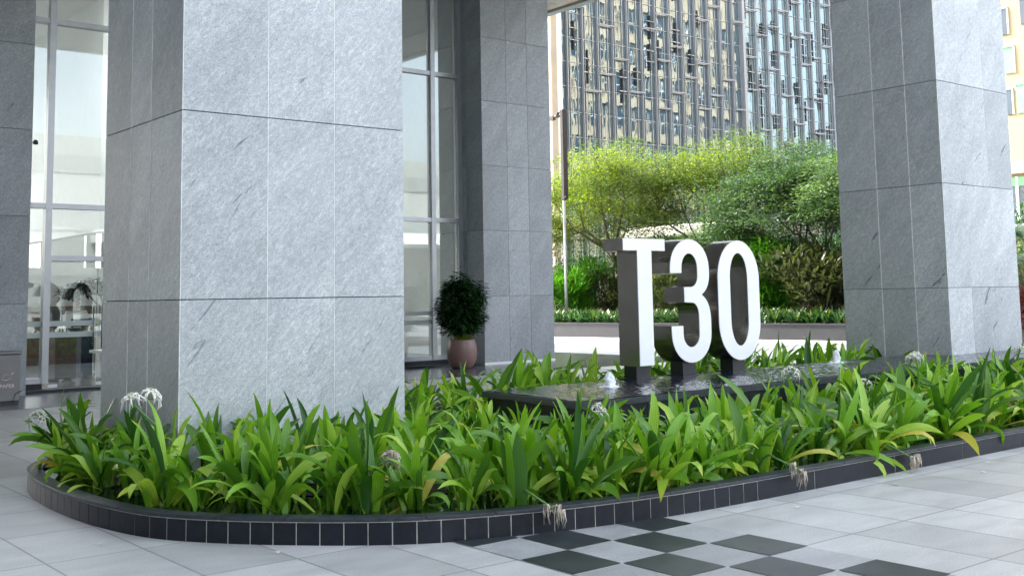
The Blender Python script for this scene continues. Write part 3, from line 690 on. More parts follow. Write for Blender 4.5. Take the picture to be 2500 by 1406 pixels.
def dedup(p):
    q = []
    for a in p:
        if not q or (Vector(a)-Vector(q[-1])).length > 1e-4: q.append(a)
    if (Vector(q[0])-Vector(q[-1])).length < 1e-4: q.pop()
    return q
T = [(8.92, 2.10), (8.92, 2.245), (9.62, 2.245), (9.62, 2.10), (9.392, 2.10), (9.392, 0.78), (9.145, 0.78), (9.145, 2.10)]
c3x = 10.04
three = ([(9.69, 1.84), (9.69, 1.90)] + arc(c3x, 1.90, 0.35, 0.355, 180, 0)[1:] + [(10.39, 1.83)] + bez((10.39, 1.83), (10.385, 1.66), (10.25, 1.585))[1:]
         + bez((10.25, 1.585), (10.39, 1.51), (10.40, 1.30))[1:] + [(10.40, 1.13)] + arc(c3x+0.005, 1.13, 0.355, 0.355, 0, -180)[1:] + [(9.69, 1.225), (9.901, 1.225), (9.901, 1.13)]
         + arc(c3x-0.002, 1.12, 0.137, 0.150, 180, 360)[1:] + [(10.175, 1.32)] + bez((10.175, 1.32), (10.17, 1.485), (10.06, 1.488))[1:] + [(9.925, 1.495), (9.925, 1.682), (10.06, 1.682)]
         + bez((10.06, 1.682), (10.168, 1.70), (10.168, 1.82))[1:] + [(10.168, 1.90)] + arc(c3x-0.006, 1.90, 0.134, 0.175, 0, 180)[1:] + [(9.898, 1.84)])
c0 = 10.94; rx, ix = 0.402, 0.162
zero = arc(c0, 1.78, rx, 0.475, 0, 180, 26)+arc(c0, 1.24, rx, 0.475, 180, 360, 26)
hole = arc(c0, 1.78, ix, 0.31, 0, 180, 20)+arc(c0, 1.26, ix, 0.31, 180, 360, 20)
def letter(name, outer, holes, posts, label):
    outer = dedup(outer); holes = [dedup(h_) for h_ in holes]
    root = empty(name, (posts[0], LY+LD/2, BZ)); RL = Vector(root.location)
    b = MB(); extrude(b, outer, holes, LY, LY+LD, M['steel_dark']); o = b.build('metal_casing', root, attname=None); o.location = -RL
    sg = 1 if area(outer) > 0 else -1
    fo = inset(outer, 0.007*sg); fh = [inset(h_, -0.007*(1 if area(h_) > 0 else -1)) for h_ in holes]
    b = MB(); extrude(b, fo, fh, LY-0.006, LY+0.004, M['white_acrylic']); o = b.build('white_face', root, attname=None); o.location = -RL
    for px in posts:
        b = MB(); b.box(px-0.115, px+0.115, LY+0.06, LY+0.26, BZ-0.02, 0.90 if name != 'letter_sign_t' else 0.782, M['post_black'])
        b.box(px-0.16, px+0.16, LY+0.02, LY+0.30, BZ+0.006, BZ+0.02, M['post_black'])
        o = b.build('post', root, attname=None); o.location = -RL
    tag(root, label, 'sign letter', 'big standing characters reading T30')
letter('sign_character', T, [], [9.27], 'white faced steel letter T standing on the fountain basin')
letter('sign_character', three, [], [10.05], 'white faced steel numeral 3 standing between the T and the 0')
letter('sign_character', zero, [hole], [10.96], 'white faced steel numeral 0, rightmost character of the sign')

# ================================================================== PAPER BIN
pb = empty('recycling_bin', (4.85, 19.5, 0)); 
b = MB(); b.box(-0.42, 0.40, -0.2, 0.2, 0.05, 0.80, M['stainless']); b.build('bin_body', pb, attname=None, bevel=0.01)
b = MB(); b.box(-0.44, 0.42, -0.22, 0.22, 0.80, 0.855, M['stainless']); b.build('bin_lid', pb, attname=None, bevel=0.012)
b = MB(); b.box(-0.41, 0.39, -0.18, 0.18, 0.0, 0.05, M['dark']); b.build('bin_base', pb, attname=None)
def text_obj(txt, size, loc, mat, parent, name='lettering'):
    cu = bpy.data.curves.new('t', 'FONT'); cu.body = txt; cu.size = size; cu.align_x = 'CENTER'; cu.extrude = 0.001
    oc = bpy.data.objects.new('t', cu); C.objects.link(oc)
    dg = bpy.context.evaluated_depsgraph_get(); me = bpy.data.meshes.new_from_object(oc.evaluated_get(dg)); bpy.data.objects.remove(oc)
    b = MB(); b.add([(v.co.x, -v.co.z, v.co.y) for v in me.vertices], [tuple(p.vertices) for p in me.polygons], mat)
    o = b.build(name, parent, attname=None, loc=loc); return o
text_obj('PAPER', 0.082, (0.20, -0.203, 0.27), M['letter_grey'], pb)
b = MB(); sheetp = [(-0.09, 0), (-0.05, 0.09), (0.02, 0.075), (0.09, 0.11), (0.05, 0.03), (0.0, -0.01), (-0.09, 0)]
for a, c in zip(sheetp, sheetp[1:]): b.tube([(a[0], 0, a[1]), (c[0], 0, c[1])], 0.005, M['letter_grey'], 5)
b.build('paper_symbol', pb, (0.20, -0.204, 0.40), attname=None)
b = MB(); b.tube([(0.28, -0.24, 0.03), (0.32, -0.235, 0.16), (0.40, -0.225, 0.20), (0.44, -0.1, 0.2)], 0.008, M['dark']); b.build('cable', pb, attname=None)
tag(pb, 'stainless steel recycling bin marked PAPER at the left edge', 'bin')
cc = empty('security_camera', (6.02, 21.6, 4.63)); b = MB(); b.tube([(-0.25, 0, 0.03), (-0.05, -0.03, 0.0)], 0.015, M['dark']); b.build('bracket', cc, attname=None)
b = MB(); b.lathe([(0.005, -0.05), (0.045, -0.035), (0.05, 0.0), (0.03, 0.04), (0.005, 0.05)], M['dark'], (0, -0.04, 0), 14); b.build('camera_head', cc, attname=None)
tag(cc, 'small dark dome camera on the edge of the far left column', 'camera')

def lily_mesh(seed, n, L, w, mat):
    rr = random.Random(seed); mb = MB(); ln = rr.uniform(0, 0.22); la = rr.random()*6.28
    for i in range(n):
        az = i*2.4+rr.uniform(-0.9, 0.9); q = min(1, max(0, i/(n-1)+rr.uniform(-0.25, 0.15)))
        th0 = 0.05+0.50*q+rr.uniform(-0.05, 0.22)+ln*math.cos(az-la); bend = rr.uniform(0.0, 0.75)+1.9*q**1.5*rr.uniform(0.2, 1.3)
        if rr.random() < 0.10: bend += 1.3
        ll = L*rr.choice([0.55, 0.75, 0.9, 1.0, 1.05, 1.15])*rr.uniform(0.92, 1.08)
        j_ = rr.uniform(0.0, 0.13); ja = rr.random()*6.28
        col = rr.gauss(0.42, 0.26)
        if rr.random() < 0.07: col = rr.uniform(0.85, 0.99)      # an old yellow leaf, low down
        strap_leaf(mb, (j_*math.cos(ja), j_*math.sin(ja), 0.0), az, th0 if col < 0.85 else 0.9, bend if col < 0.85 else 1.3, ll, w*rr.uniform(0.80, 1.38), mat,
                   min(0.999, max(0, col)), twist=rr.uniform(-1.4, 1.4), fold=rr.uniform(0.1, 0.5), tipdrop=rr.choice([0, 0, 0, 0.4, 1.4]))
    return mb
def withered(mb, c, rr, n=3):
    for q in range(n):
        c0_ = Vector(c)+Vector((rr.uniform(-0.07, 0.07), rr.uniform(-0.02, 0.02), rr.uniform(-0.03, 0.05))); mb.tube([c, c0_], 0.004, M['stem'], 4)
        for k in range(13):
            a = rr.random()*6.28; o_ = rr.uniform(0.008, 0.035); ln = rr.uniform(0.04, 0.13)
            e = Vector((math.cos(a)*o_, math.sin(a)*o_*0.6, 0))
            mb.tube([c0_, c0_+e+Vector((0, 0, rr.uniform(0, 0.015))), c0_+e*1.3+Vector((rr.uniform(-0.012, 0.012), 0, -ln*0.5)), c0_+e*rr.uniform(0.8, 1.8)+Vector((rr.uniform(-0.02, 0.02), 0, -ln))], [0.003, 0.0045, rr.uniform(0.002, 0.0055), 0.001], M['petal_dry'], 4)
def blossom(mb, c, az, r, dry, rr, down=False):
    if down: return withered(mb, c, rr)
    """a spider lily umbel: several flowers of six thin recurved petals with long stamens"""
    pm = M['petal_dry'] if dry else M['petal']
    for k in range(4 if not dry else 8):
        a = rr.random()*6.28; ph = rr.uniform(0.3, 1.5) if not down else rr.uniform(2.2, 3.0)
        d = Vector((math.sin(ph)*math.cos(a), math.sin(ph)*math.sin(a), math.cos(ph)))
        tip = Vector(c)+d*r*0.45; mb.tube([c, tip], 0.0028, M['petal_dry'] if dry else M['stem'], 4)
        e1 = d.cross(Vector((0.3, 0.2, 1))).normalized(); e2 = d.cross(e1)
        for j in range(6):
            b_ = j*math.pi/3+rr.uniform(-0.2, 0.2); rad = e1*math.cos(b_)+e2*math.sin(b_)
            p0 = tip; p1 = tip+d*r*0.28+rad*r*0.22; p2 = tip+d*r*0.30+rad*r*0.55+Vector((0, 0, -0.10*r)); p3 = tip+d*r*0.10+rad*r*(rr.uniform(0.55, 0.95) if not dry else 0.3)+Vector((0, 0, (rr.uniform(-0.9, -0.1) if not dry else -0.8)*r))
            mb.tube([p0, p1, p2, p3], [0.003, 0.0070, 0.0060, 0.0010] if not dry else [0.003, 0.005, 0.0045, 0.001], pm, 4)
        if not dry:
            for j in range(3):
                b_ = j*2.1+rr.random(); rad = e1*math.cos(b_)+e2*math.sin(b_)
                mb.tube([tip, tip+d*r*0.5+rad*r*0.22], 0.0014, M['anther'], 3)
G_FRONT = 'spider lily clumps massed in the curved bed'; G_BACK = 'spider lily clumps behind the fountain basin'
protos = [lily_mesh(10+k, 13+(k*5) % 8, 0.74, 0.078, M['lily']) for k in range(14)]
pmesh = []
for k, p in enumerate(protos):
    o = p.build('spider_lily'); pmesh.append(o.data); bpy.data.objects.remove(o)
LAB_F = 'green strap-leaved spider lily clump, one of the flowerless mass between the curved kerb and basin'
LAB_B = 'green strap-leaved spider lily clump, one of the flowerless row behind the fountain basin'
def put_lily(x, y, s, label, group, tilt=0.0, tdir=0.0):
    o = bpy.data.objects.new('spider_lily', rnd.choice(pmesh)); C.objects.link(o)
    o.location = (x, y, 0.135); q = Matrix.Rotation(tilt, 4, Vector((-math.sin(tdir), math.cos(tdir), 0))) @ Matrix.Rotation(rnd.random()*6.28, 4, 'Z')
    o.rotation_euler = q.to_euler(); k_ = s*rnd.uniform(0.80, 1.16); o.scale = (k_, k_, k_*rnd.uniform(0.9, 1.12))
    tag(o, label, 'lily plant', group); return o
def kerb_y(x):
    """front edge of the bed at x"""
    best = None
    for a, c in zip(curve, curve[1:]):
        if (a.x-x)*(c.x-x) <= 0 and abs(a.x-c.x) > 1e-6: best = a.y+(c.y-a.y)*(x-a.x)/(c.x-a.x)
    return best if best is not None else (YF if x > 6.9 else 99)
def bed_d(x, y):
    return min((Vector((x, y))-p).length for p in loop) if x < 7.4 else min(abs(y-YF), abs(YB-y))
# flowering clumps: position of flower head, dry?
heads = [((2.98, 10.35, 0.60), 0, 'lily with a drooping white flower hanging out at the far left end of the bed'),
         ((2.86, 7.75, 0.90), 0, 'lily with white flower heads against the shaded left side of the big column'),
         ((4.20, 6.55, 0.50), 1, 'lily with a crumpled cream flower head low in front of the big column'),
         ((6.52, 6.9, 0.62), 0, 'lily with a yellowish opening flower head below the left end of the basin'),
         ((9.0, 6.8, 0.80), 0, 'lily with a white spidery flower head just right of the numeral 0'),
         ((10.08, 6.7, 0.62), 0, 'lily with a white spidery flower head in the bed, second from the right'),
         ((11.67, 7.1, 0.79), 0, 'lily with a white spidery flower head before the shaded face of the right column'),
         ((14.6, 7.3, 0.76), 0, 'lily with a white flower head at the right edge of the photo'),
         ((4.97, 5.72, 0.18), 2, 'withered flower bunch hanging over the curved kerb near the checker paving'),
         ((7.37, 5.53, 0.20), 2, 'withered flower bunch hanging over the kerb where the curve turns straight'),
         ((8.98, 5.50, 0.12), 2, 'lily with withered flower heads fallen low over the straight kerb')]
placed = []
for k, ((hx, hy, hz), dry, lab) in enumerate(heads):
    if dry == 2: bx, by = hx-0.06, hy+0.40
    else: bx, by = hx+rnd.uniform(-0.05, 0.12), hy+0.22
    if k == 0: bx, by = 3.42, 10.2
    if k == 1: bx, by = 3.2, 8.0
    root = empty('flowering_lily', (bx, by, 0.11)); rr = random.Random(50+k)
    o = bpy.data.objects.new('foliage', pmesh[k % 9]); C.objects.link(o); o.parent = root; o.rotation_euler[2] = k*1.3; o.scale = (0.95,)*3
    hd = Vector((hx-bx, hy-by, hz-0.11)); mid = Vector((hd.x*0.35, hd.y*0.35, hd.z*0.72+(0.12 if dry == 2 else 0.05)))
    b = MB(); b.tube([(0, 0, 0), mid*0.6+Vector((0, 0, 0.03)), mid, hd], [0.011, 0.010, 0.009, 0.007], M['stem'], 6); st = b.build('flower_stem', root, attname=None)
    b = MB(); blossom(b, tuple(hd), 0, 0.095 if not dry else (0.085 if dry == 1 else 0.062), bool(dry), rr, dry == 2)
    if k in (1, 6): blossom(b, tuple(hd+Vector((0.12, 0.03, 0.02))), 0, 0.10, False, rr)
    if k == 10: blossom(b, tuple(hd+Vector((0.14, 0.02, -0.02))), 0, 0.08, True, rr, True)
    b.build('blossom', st, attname=None)
    tag(root, lab, 'lily plant', 'flowering spider lilies of the bed'); placed.append((bx, by))
rp = random.Random(3)
def scatter(x0, x1, y0, y1, d, n, ok):
    out = []
    for _ in range(n):
        x = rp.uniform(x0, x1); y = rp.uniform(y0, y1)
        if ok(x, y) and all((x-a)**2+(y-c)**2 > d*d for a, c in out+placed): out.append((x, y))
    return out
def inside(x, y): return x > 2.8 and y > kerb_y(x) if y < YC else (2*YC-y) > kerb_y(x) and x > 2.8
def ok_front(x, y):
    if not inside(x, y) or bed_d(x, y) < 0.29: return False
    if 3.50 < x < 5.9 and y > 8.62: return False
    if x > 6.86 and y > 7.45: return False
    return y < 8.7 or x < 3.55 or 5.88 < x < 6.9
def ok_left(x, y): return inside(x, y) and bed_d(x, y) > 0.5 and not (3.5 < x < 5.9)
ctr = 0
pts = scatter(2.9, 7.0, 5.8, 10.8, 0.235, 5000, lambda x, y: ok_front(x, y) and bed_d(x, y) < 0.50); placed_e = list(pts); placed += pts
pts += scatter(2.9, 7.0, 5.8, 10.8, 0.300, 9000, ok_front)
pts2 = scatter(7.0, 15.0, 5.9, 7.4, 0.26, 5000, lambda x, y: ok_front(x, y) and bed_d(x, y) < 0.50); placed += pts2
pts2 += scatter(7.0, 16.4, 5.9, 7.4, 0.36, 9000, ok_front)
for x, y in pts+pts2:
    d = bed_d(x, y); til = 0.30 if d < 0.8 else 0.05
    # direction outwards to the nearest edge
    nr = min(loop, key=lambda p: (p.x-x)**2+(p.y-y)**2) if x < 7.4 else Vector((x, YF))
    td = math.atan2(nr.y-y, nr.x-x)
    s = (0.75 if d < 0.7 else 0.76)*(1.10 if x > 9.8 else 1.0)
    if 5.6 < x < 9.4 and y > 6.55: s = 0.62 if x < 8.6 else 0.74
    put_lily(x, y, s, LAB_F, G_FRONT, til*rnd.uniform(0.2, 1.7), td); ctr += 1
pts3 = scatter(5.9, 15.3, 9.55, 11.35, 0.40, 6000, lambda x, y: y > 9.6 and x > 5.95 and y < 10.5+(x-6)*0.14)
for x, y in pts3: put_lily(x, y, 0.90, LAB_B, G_BACK, 0.1, rnd.random()*6.28); ctr += 1
print('lilies', ctr, len(pts), len(pts2), len(pts3))

rr = random.Random(31)
for k, (lx, ly) in enumerate([(3.35, 6.55), (5.35, 5.35), (6.9, 5.2), (8.3, 5.25), (9.35, 5.05), (2.6, 7.6), (9.9, 5.3)]):
    b = MB(); a = rr.random()*3
    for j in range(3): strap_leaf(b, (0.01*j, 0, 0.006), a+j*0.9, 1.50, 0.12, rr.uniform(0.03, 0.06), 0.012, M['petal_dry'] if k % 2 else M['petal'], 0.5, nseg=3)
    o = b.build('fallen_petals', loc=(lx, ly, 0.006)); tag(o, 'small pale fallen petals lying on the paving near the kerb', 'petals', 'petals fallen from the lilies')

# ================================================================== POTTED TREE
pt = empty('potted_tree', (15.03, 20.4, 0.0))
b = MB(); b.lathe([(0.20, 0.004), (0.27, 0.06), (0.325, 0.20), (0.345, 0.36), (0.335, 0.52), (0.30, 0.63), (0.295, 0.655), (0.27, 0.655), (0.265, 0.60)], M['pot'], k=40); b.build('pot', pt, attname=None)
b = MB()
for k in range(5):
    a = k*1.26; b.tube([(0.03*math.cos(a), 0.03*math.sin(a), 0.58), (0.05*math.cos(a), 0.05*math.sin(a), 0.95), (0.25*math.cos(a+0.4), 0.25*math.sin(a+0.4), 1.5)], [0.016, 0.013, 0.006], M['bark'])
b.build('trunk', pt, attname=None)
rr = random.Random(4); b = MB()
for k in range(500):
    a = rr.random()*6.28; q = rr.uniform(0.15, 0.5); strap_leaf(b, (q*math.cos(a), q*0.9*math.sin(a), rr.uniform(0.80, 1.1)), a, rr.uniform(1.4, 2.3), 0.5, rr.uniform(0.1, 0.17), 0.045, M['pot_leaf'], rr.random(), nseg=2)
for k in range(6200):
    while True:
        q = Vector((rr.uniform(-1, 1), rr.uniform(-1, 1), rr.uniform(-1, 1)))
        if 0.25 < q.length < 1: break
    lump = 0.86+0.16*math.sin(q.x*6+1)*math.cos(q.z*7)+0.1*math.sin(q.y*9)
    c = Vector((q.x*0.60*lump*(1-0.15*q.z)+0.05*math.sin(q.z*5), q.y*0.55*lump, 1.44+q.z*0.72*lump+0.08*math.sin(q.x*8+q.y*5))); az = math.atan2(q.y, q.x)+rr.uniform(-0.8, 0.8)
    strap_leaf(b, c, az, rr.uniform(1.3, 2.1), rr.uniform(0.2, 0.8), rr.uniform(0.11, 0.18), 0.045, M['pot_leaf'], rr.random(), nseg=2)
b.build('crown', pt)
b = MB()
for k in range(46):
    a = rr.random()*6.28; q = rr.uniform(0.05, 0.24)
    strap_leaf(b, (q*math.cos(a), q*math.sin(a), 0.62), a, rr.uniform(0.2, 0.9), rr.uniform(0.5, 1.4), rr.uniform(0.14, 0.24), 0.045, M['lime'], rr.random(), nseg=5)
b.build('underplanting', pt)
tag(pt, 'dark leafy tree in a brown rounded pot between lobby glass and column', 'potted tree')

# ================================================================== BACKGROUND PLANTER AND GREENERY
def L2(y): return 28.9+(33.07-y)*0.170        # x of the wall line at y
wl = empty('planter_wall', (L2(25), 25, 0)); WL = Vector(wl.location)
b = MB(); ya, yc = -10, 60
vs = []
for y in (ya, yc):
    x = L2(y); vs += [(x, y, 0), (x, y, 0.50), (x+0.3, y, 0.50), (x+0.3, y, 0)]
b.add(vs, [(0, 1, 5, 4), (1, 2, 6, 5), (2, 3, 7, 6), (0, 3, 2, 1), (4, 5, 6, 7)], M['planter_grey']); o = b.build('wall_face', wl, attname=None); o.location = -WL
b = MB(); vs = []
for y in (ya, yc):
    x = L2(y)-0.03; vs += [(x, y, 0.503), (x, y, 0.55), (x+0.36, y, 0.55), (x+0.36, y, 0.503)]
b.add(vs, [(0, 1, 5, 4), (1, 2, 6, 5), (2, 3, 7, 6), (3, 0, 4, 7), (0, 3, 2, 1), (4, 5, 6, 7)], M['planter_grey']); o = b.build('coping', wl, attname=None); o.location = -WL
tag(wl, 'long low dark grey planter wall behind the sign, holding shrubs and trees', 'planter wall')
b = MB(); b.add([(L2(ya)+0.25, ya, 0.42), (L2(yc)+0.25, yc, 0.42), (50, yc, 0.42), (50, ya, 0.42)], [(0, 3, 2, 1)], M['soil']); tag(b.build('planting_soil', attname=None), kind='structure')
rr = random.Random(11)
b = MB()
for k in range(900):
    y = rr.uniform(18, 40); x = L2(y)+rr.uniform(0.3, 1.5); sp_ = y > 34.6 and rr.random() < 0.8
    for j in range(9 if sp_ else 7):
        strap_leaf(b, (x, y, 0.45), rr.random()*6.28, rr.uniform(0.1, 1.0), rr.uniform(0.3, 1.3), rr.uniform(0.45, 0.75) if not sp_ else rr.uniform(0.5, 0.8), 0.07 if not sp_ else 0.035, M['spiky'] if sp_ else M['grasslike'], rr.random(), nseg=4)
tag(b.build('ground_cover'), 'dark strap-leaved ground cover spilling over the low grey planter wall', 'ground cover', kind='stuff')

def grow(mb, p, d, L, r, depth, tips, rr, spread=0.6, mat=None, droop=0.0):
    pts = [p]; q = Vector(p); dd = Vector(d)
    for i in range(4):
        dd = (dd+Vector((rr.uniform(-1, 1), rr.uniform(-1, 1), rr.uniform(-0.5, 0.8)-droop))*0.14).normalized(); q = q+dd*L/4; pts.append(q.copy())
    mb.tube(pts, [r*(1-0.10*i) for i in range(5)], mat or M['bark'], 5 if depth else 8, cap=False)
    if depth >= 3 or r < 0.006: tips.append((pts[-1], dd)); tips.append((pts[2], dd)); return
    nb = rr.choice([3, 3, 4]) if depth else 5
    for k in range(nb):
        a = k*6.283/nb+rr.uniform(-0.5, 0.5)
        e1 = dd.cross(Vector((0, 0.3, 1))); e1 = e1.normalized() if e1.length > 1e-3 else Vector((1, 0, 0)); e2 = dd.cross(e1)
        nd = (dd*math.cos(spread)+(e1*math.cos(a)+e2*math.sin(a))*math.sin(spread)).normalized()
        grow(mb, pts[-1] if k else pts[-1], nd, L*rr.uniform(0.62, 0.85), r*0.58, depth+1, tips, rr, spread*rr.uniform(0.8, 1.15), mat, droop)
        if depth >= 1 and k == 0: tips.append((pts[-1], dd))
def tree(name, loc, H, W, mat, seed, label, cat='tree', group=None, nleaf=9000, ls=0.118, trunk=0.35, flat=0.13, r=0.10, spread=0.80):
    rr = random.Random(seed); root = empty(name, loc); tips = []
    b = MB(); th = H*trunk; grow(b, Vector((0, 0, 0)), (0.03, 0.03, 1), th, r, 0, tips, rr, spread)
    # fit the skeleton into the crown box
    mx = max(max(abs(t[0].x), abs(t[0].y)) for t in tips); mz = max(t[0].z for t in tips)
    sx, sz = W/2/mx, (H-0.25)/mz
    b.v = [(v[0]*sx if True else v[0], v[1]*sx, v[2]*sz) for v in b.v]
    b.build('trunk', root)
    b = MB(); tt = [(Vector((t[0].x*sx, t[0].y*sx, t[0].z*sz)), t[1]) for t in tips]
    per_ = max(1, nleaf//len(tt)); bright = [rr.random() for _ in tt]
    for (c, d), br_ in zip(tt, bright):
        # a spray: thin layered fan of leaflets
        R0 = W*0.13*rr.uniform(0.6, 1.7)
        for j in range(per_):
            a = rr.random()*6.283; q = math.sqrt(rr.random())*R0
            p = c+Vector((q*math.cos(a), q*math.sin(a), rr.gauss(0, R0*flat)-0.3*q*q/R0))
            az = a+rr.uniform(-0.9, 0.9); L_ = ls*rr.uniform(0.6, 1.5); w_ = L_*0.42; el = rr.uniform(-0.6, 0.5)
            dv = Vector((math.cos(az)*math.cos(el), math.sin(az)*math.cos(el), math.sin(el))); sv = Vector((-math.sin(az), math.cos(az), rr.uniform(-0.5, 0.5)))*w_/2
            rv = min(0.98, max(0, 0.55*br_+0.45*rr.random()))
            b.add([p, p+dv*L_*0.5+sv, p+dv*L_, p+dv*L_*0.5-sv], [(0, 1, 2, 3)], mat, [(rv, 0.0, 0.5), (rv, 0.5, 0.4), (rv, 0.8, 0.5), (rv, 0.5, 0.6)])
    b.build('crown', root); tag(root, label, cat, group); return root
GT = 'trees beyond the low planter wall'
tree('feathery_tree', (34.5, 34.6, 0.42), 8.5, 8.6, M['tree_yellow'], 1, 'sunlit yellow-green tree behind the lamp pole, leftmost of the grove', group=GT, nleaf=44000, trunk=0.30)
tree('feathery_tree', (36.0, 31.2, 0.42), 8.1, 8.4, M['tree_yellow'], 2, 'sunlit yellow-green tree directly above the white T of the sign', group=GT, nleaf=44000, trunk=0.34)
tree('feathery_tree', (37.0, 38.0, 0.42), 7.8, 6.4, M['tree_yellow'], 6, 'yellow-green tree glimpsed at the edge of the lobby column', group=GT, nleaf=8000, trunk=0.34)
tree('feathery_tree', (35.5, 25.6, 0.42), 7.0, 7.2, M['tree_green'], 3, 'cool green tree above the numeral 0 and left of the right column', group=GT, nleaf=44000, trunk=0.32)
tree('feathery_tree', (34.8, 22.6, 0.42), 6.5, 6.6, M['tree_green'], 4, 'cool green tree touching the edge of the right column', group=GT, nleaf=44000, trunk=0.32)
tree('feathery_tree', (40.0, 28.0, 0.42), 7.8, 8.0, M['tree_green'], 5, 'green tree standing farther back between the yellow-green and cool green crowns', group=GT, nleaf=44000, trunk=0.32)
GS = 'shrubs under the trees beyond the planter wall'
def bush(loc, H, W, mat, seed, label, n=5200, ls=0.13, name='shrub', feather=False):
    rr = random.Random(seed); root = empty(name, loc); b = MB()
    for k in range(6):
        a = k*1.05; b.tube([(0, 0, 0), (0.1*W*math.cos(a), 0.1*W*math.sin(a), H*0.35), (0.3*W*math.cos(a), 0.3*W*math.sin(a), H*0.75)], [0.03, 0.022, 0.008], M['bark'], 5)
    b.build('stem', root)
    b = MB(); lobes = [(Vector((rr.uniform(-0.33, 0.33)*W, rr.uniform(-0.33, 0.33)*W, rr.uniform(0.25, 0.80)*H)), rr.uniform(0.17, 0.30)*W, rr.random()) for _ in range(15)]
    for k in range(n):
        c, R0, br_ = rr.choice(lobes); q = Vector((rr.gauss(0, 1), rr.gauss(0, 1), rr.gauss(0, 1))).normalized()*R0*rr.uniform(0.55, 1.08); q.z *= 0.75*H/W
        p = c+q; az = math.atan2(q.y, q.x)+rr.uniform(-1, 1)
        if p.z < 0.05: continue
        rv = min(0.98, 0.5*br_+0.5*rr.random()); L_ = ls*rr.uniform(0.7, 1.4)
        if feather: strap_leaf(b, p, az, rr.uniform(0.6, 1.4), rr.uniform(0.5, 1.2), L_*2.2, L_*0.22, mat, rv, nseg=3)
        else: strap_leaf(b, p, az, rr.uniform(0.3, 1.8), rr.uniform(0.1, 0.8), L_, L_*0.36, mat, rv, nseg=2)
    b.build('foliage', root); tag(root, label, 'shrub', GS); return root
bush((31.8, 35.2, 0.42), 2.7, 3.0, M['fern'], 21, 'feathery bright green shrub between the lamp pole and the letter T', feather=True, n=5200, ls=0.17)
bush((31.6, 37.6, 0.42), 2.0, 2.4, M['fern'], 22, 'low feathery green shrub left of the lamp pole', feather=True, n=3400, ls=0.17)
bush((33.6, 33.0, 0.42), 3.2, 3.0, M['shrub_green'], 23, 'dark green shrub behind the stem of the letter T')
bush((32.4, 30.6, 0.42), 2.6, 2.8, M['spiky'], 24, 'pale olive shrub seen through the gap of the numeral 3', ls=0.2, n=4200)
bush((34.5, 29.4, 0.42), 3.6, 3.6, M['shrub_green'], 25, 'dark green shrub behind the numeral 3')
bush((33.6, 26.4, 0.42), 3.3, 3.2, M['fern'], 26, 'feathery green shrub just right of the numeral 0', feather=True, n=5000, ls=0.17)
bush((33.0, 23.4, 0.42), 3.1, 3.6, M['shrub_brown'], 27, 'olive brown shrub left of the right column', ls=0.26, n=4200)
bush((35.5, 21.0, 0.42), 3.4, 3.4, M['shrub_green'], 28, 'dark green shrub half hidden by the right column')
bush((38.5, 36.0, 0.42), 4.2, 5.0, M['shrub_green'], 29, 'tall dark green shrub behind the feathery shrub and pole', n=6500)
bush((39.5, 31.5, 0.42), 4.0, 5.0, M['tree_green'], 30, 'tall green shrub far back above the numeral 3', n=6500)
bush((39.5, 26.0, 0.42), 4.2, 5.4, M['shrub_green'], 31, 'tall dark green shrub far back above the numeral 0', n=6500)
bush((38.5, 22.0, 0.42), 4.0, 5.0, M['tree_green'], 32, 'tall green shrub far back beside the right column', n=6000)
bush((37.0, 40.0, 0.42), 3.8, 5.0, M['shrub_green'], 33, 'tall dark green shrub at the edge of the lobby column', n=5000)
hg = empty('hedge', (47.5, 30, 0)); rr = random.Random(77)
b = MB()
for k in range(24000):
    y = rr.uniform(-18, 22); zz = rr.uniform(0.1, 3.4); xx = rr.uniform(-0.9, 0.9); rv = min(0.98, 0.5*(0.5+0.5*math.sin(y*2.1)*math.cos(zz*3+y))+0.5*rr.random())
    p_ = Vector((xx+0.2*math.sin(y*1.7), y, zz+0.25*math.sin(y*1.3))); a = rr.random()*6.28; L_ = rr.uniform(0.12, 0.26)
    dv = Vector((math.cos(a), math.sin(a), rr.uniform(-0.6, 0.6)))*L_; sv = Vector((-math.sin(a), math.cos(a), rr.uniform(-0.5, 0.5)))*L_*0.22
    b.add([p_, p_+dv*0.5+sv, p_+dv, p_+dv*0.5-sv], [(0, 1, 2, 3)], M['shrub_green'], (rv, 0.3, 0.5))
b.build('foliage', hg)
b = MB(); b.box(-0.5, 0.5, -17.5, 21.5, 0, 3.0, M['bark']); b.build('twig_core', hg, attname=None)
tag(hg, 'long dark hedge closing the view low behind all the trees', 'hedge')
bush((33.2, 36.2, 0.42), 3.2, 3.0, M['shrub_green'], 41, 'dark leafy shrub immediately behind the lamp pole foot', n=5000)
bush((32.6, 33.4, 0.42), 2.4, 2.2, M['shrub_brown'], 42, 'small olive brown shrub touching the left side of the letter T', n=2600, ls=0.22)
bush((33.2, 28.4, 0.42), 2.9, 3.0, M['shrub_green'], 43, 'dark leafy shrub seen between the numeral 3 and numeral 0', n=5000)
for k, (bx_, by_, hh, mt) in enumerate([(43.5, 40, 5.2, 'shrub_green'), (43, 35, 5.0, 'tree_green'), (43.5, 30, 4.8, 'shrub_green'), (43, 25.5, 5.8, 'tree_green'), (42, 20.5, 5.6, 'shrub_green')]):
    bush((bx_, by_, 0.42), hh, 6.4, M[mt], 80+k, ['rearmost dark bush at the left, by the lobby column edge', 'rearmost green bush behind the letter T', 'rearmost dark bush behind the numeral 3', 'rearmost green bush right of the numeral 0', 'rearmost dark bush behind the right column'][k], n=6500, ls=0.16)
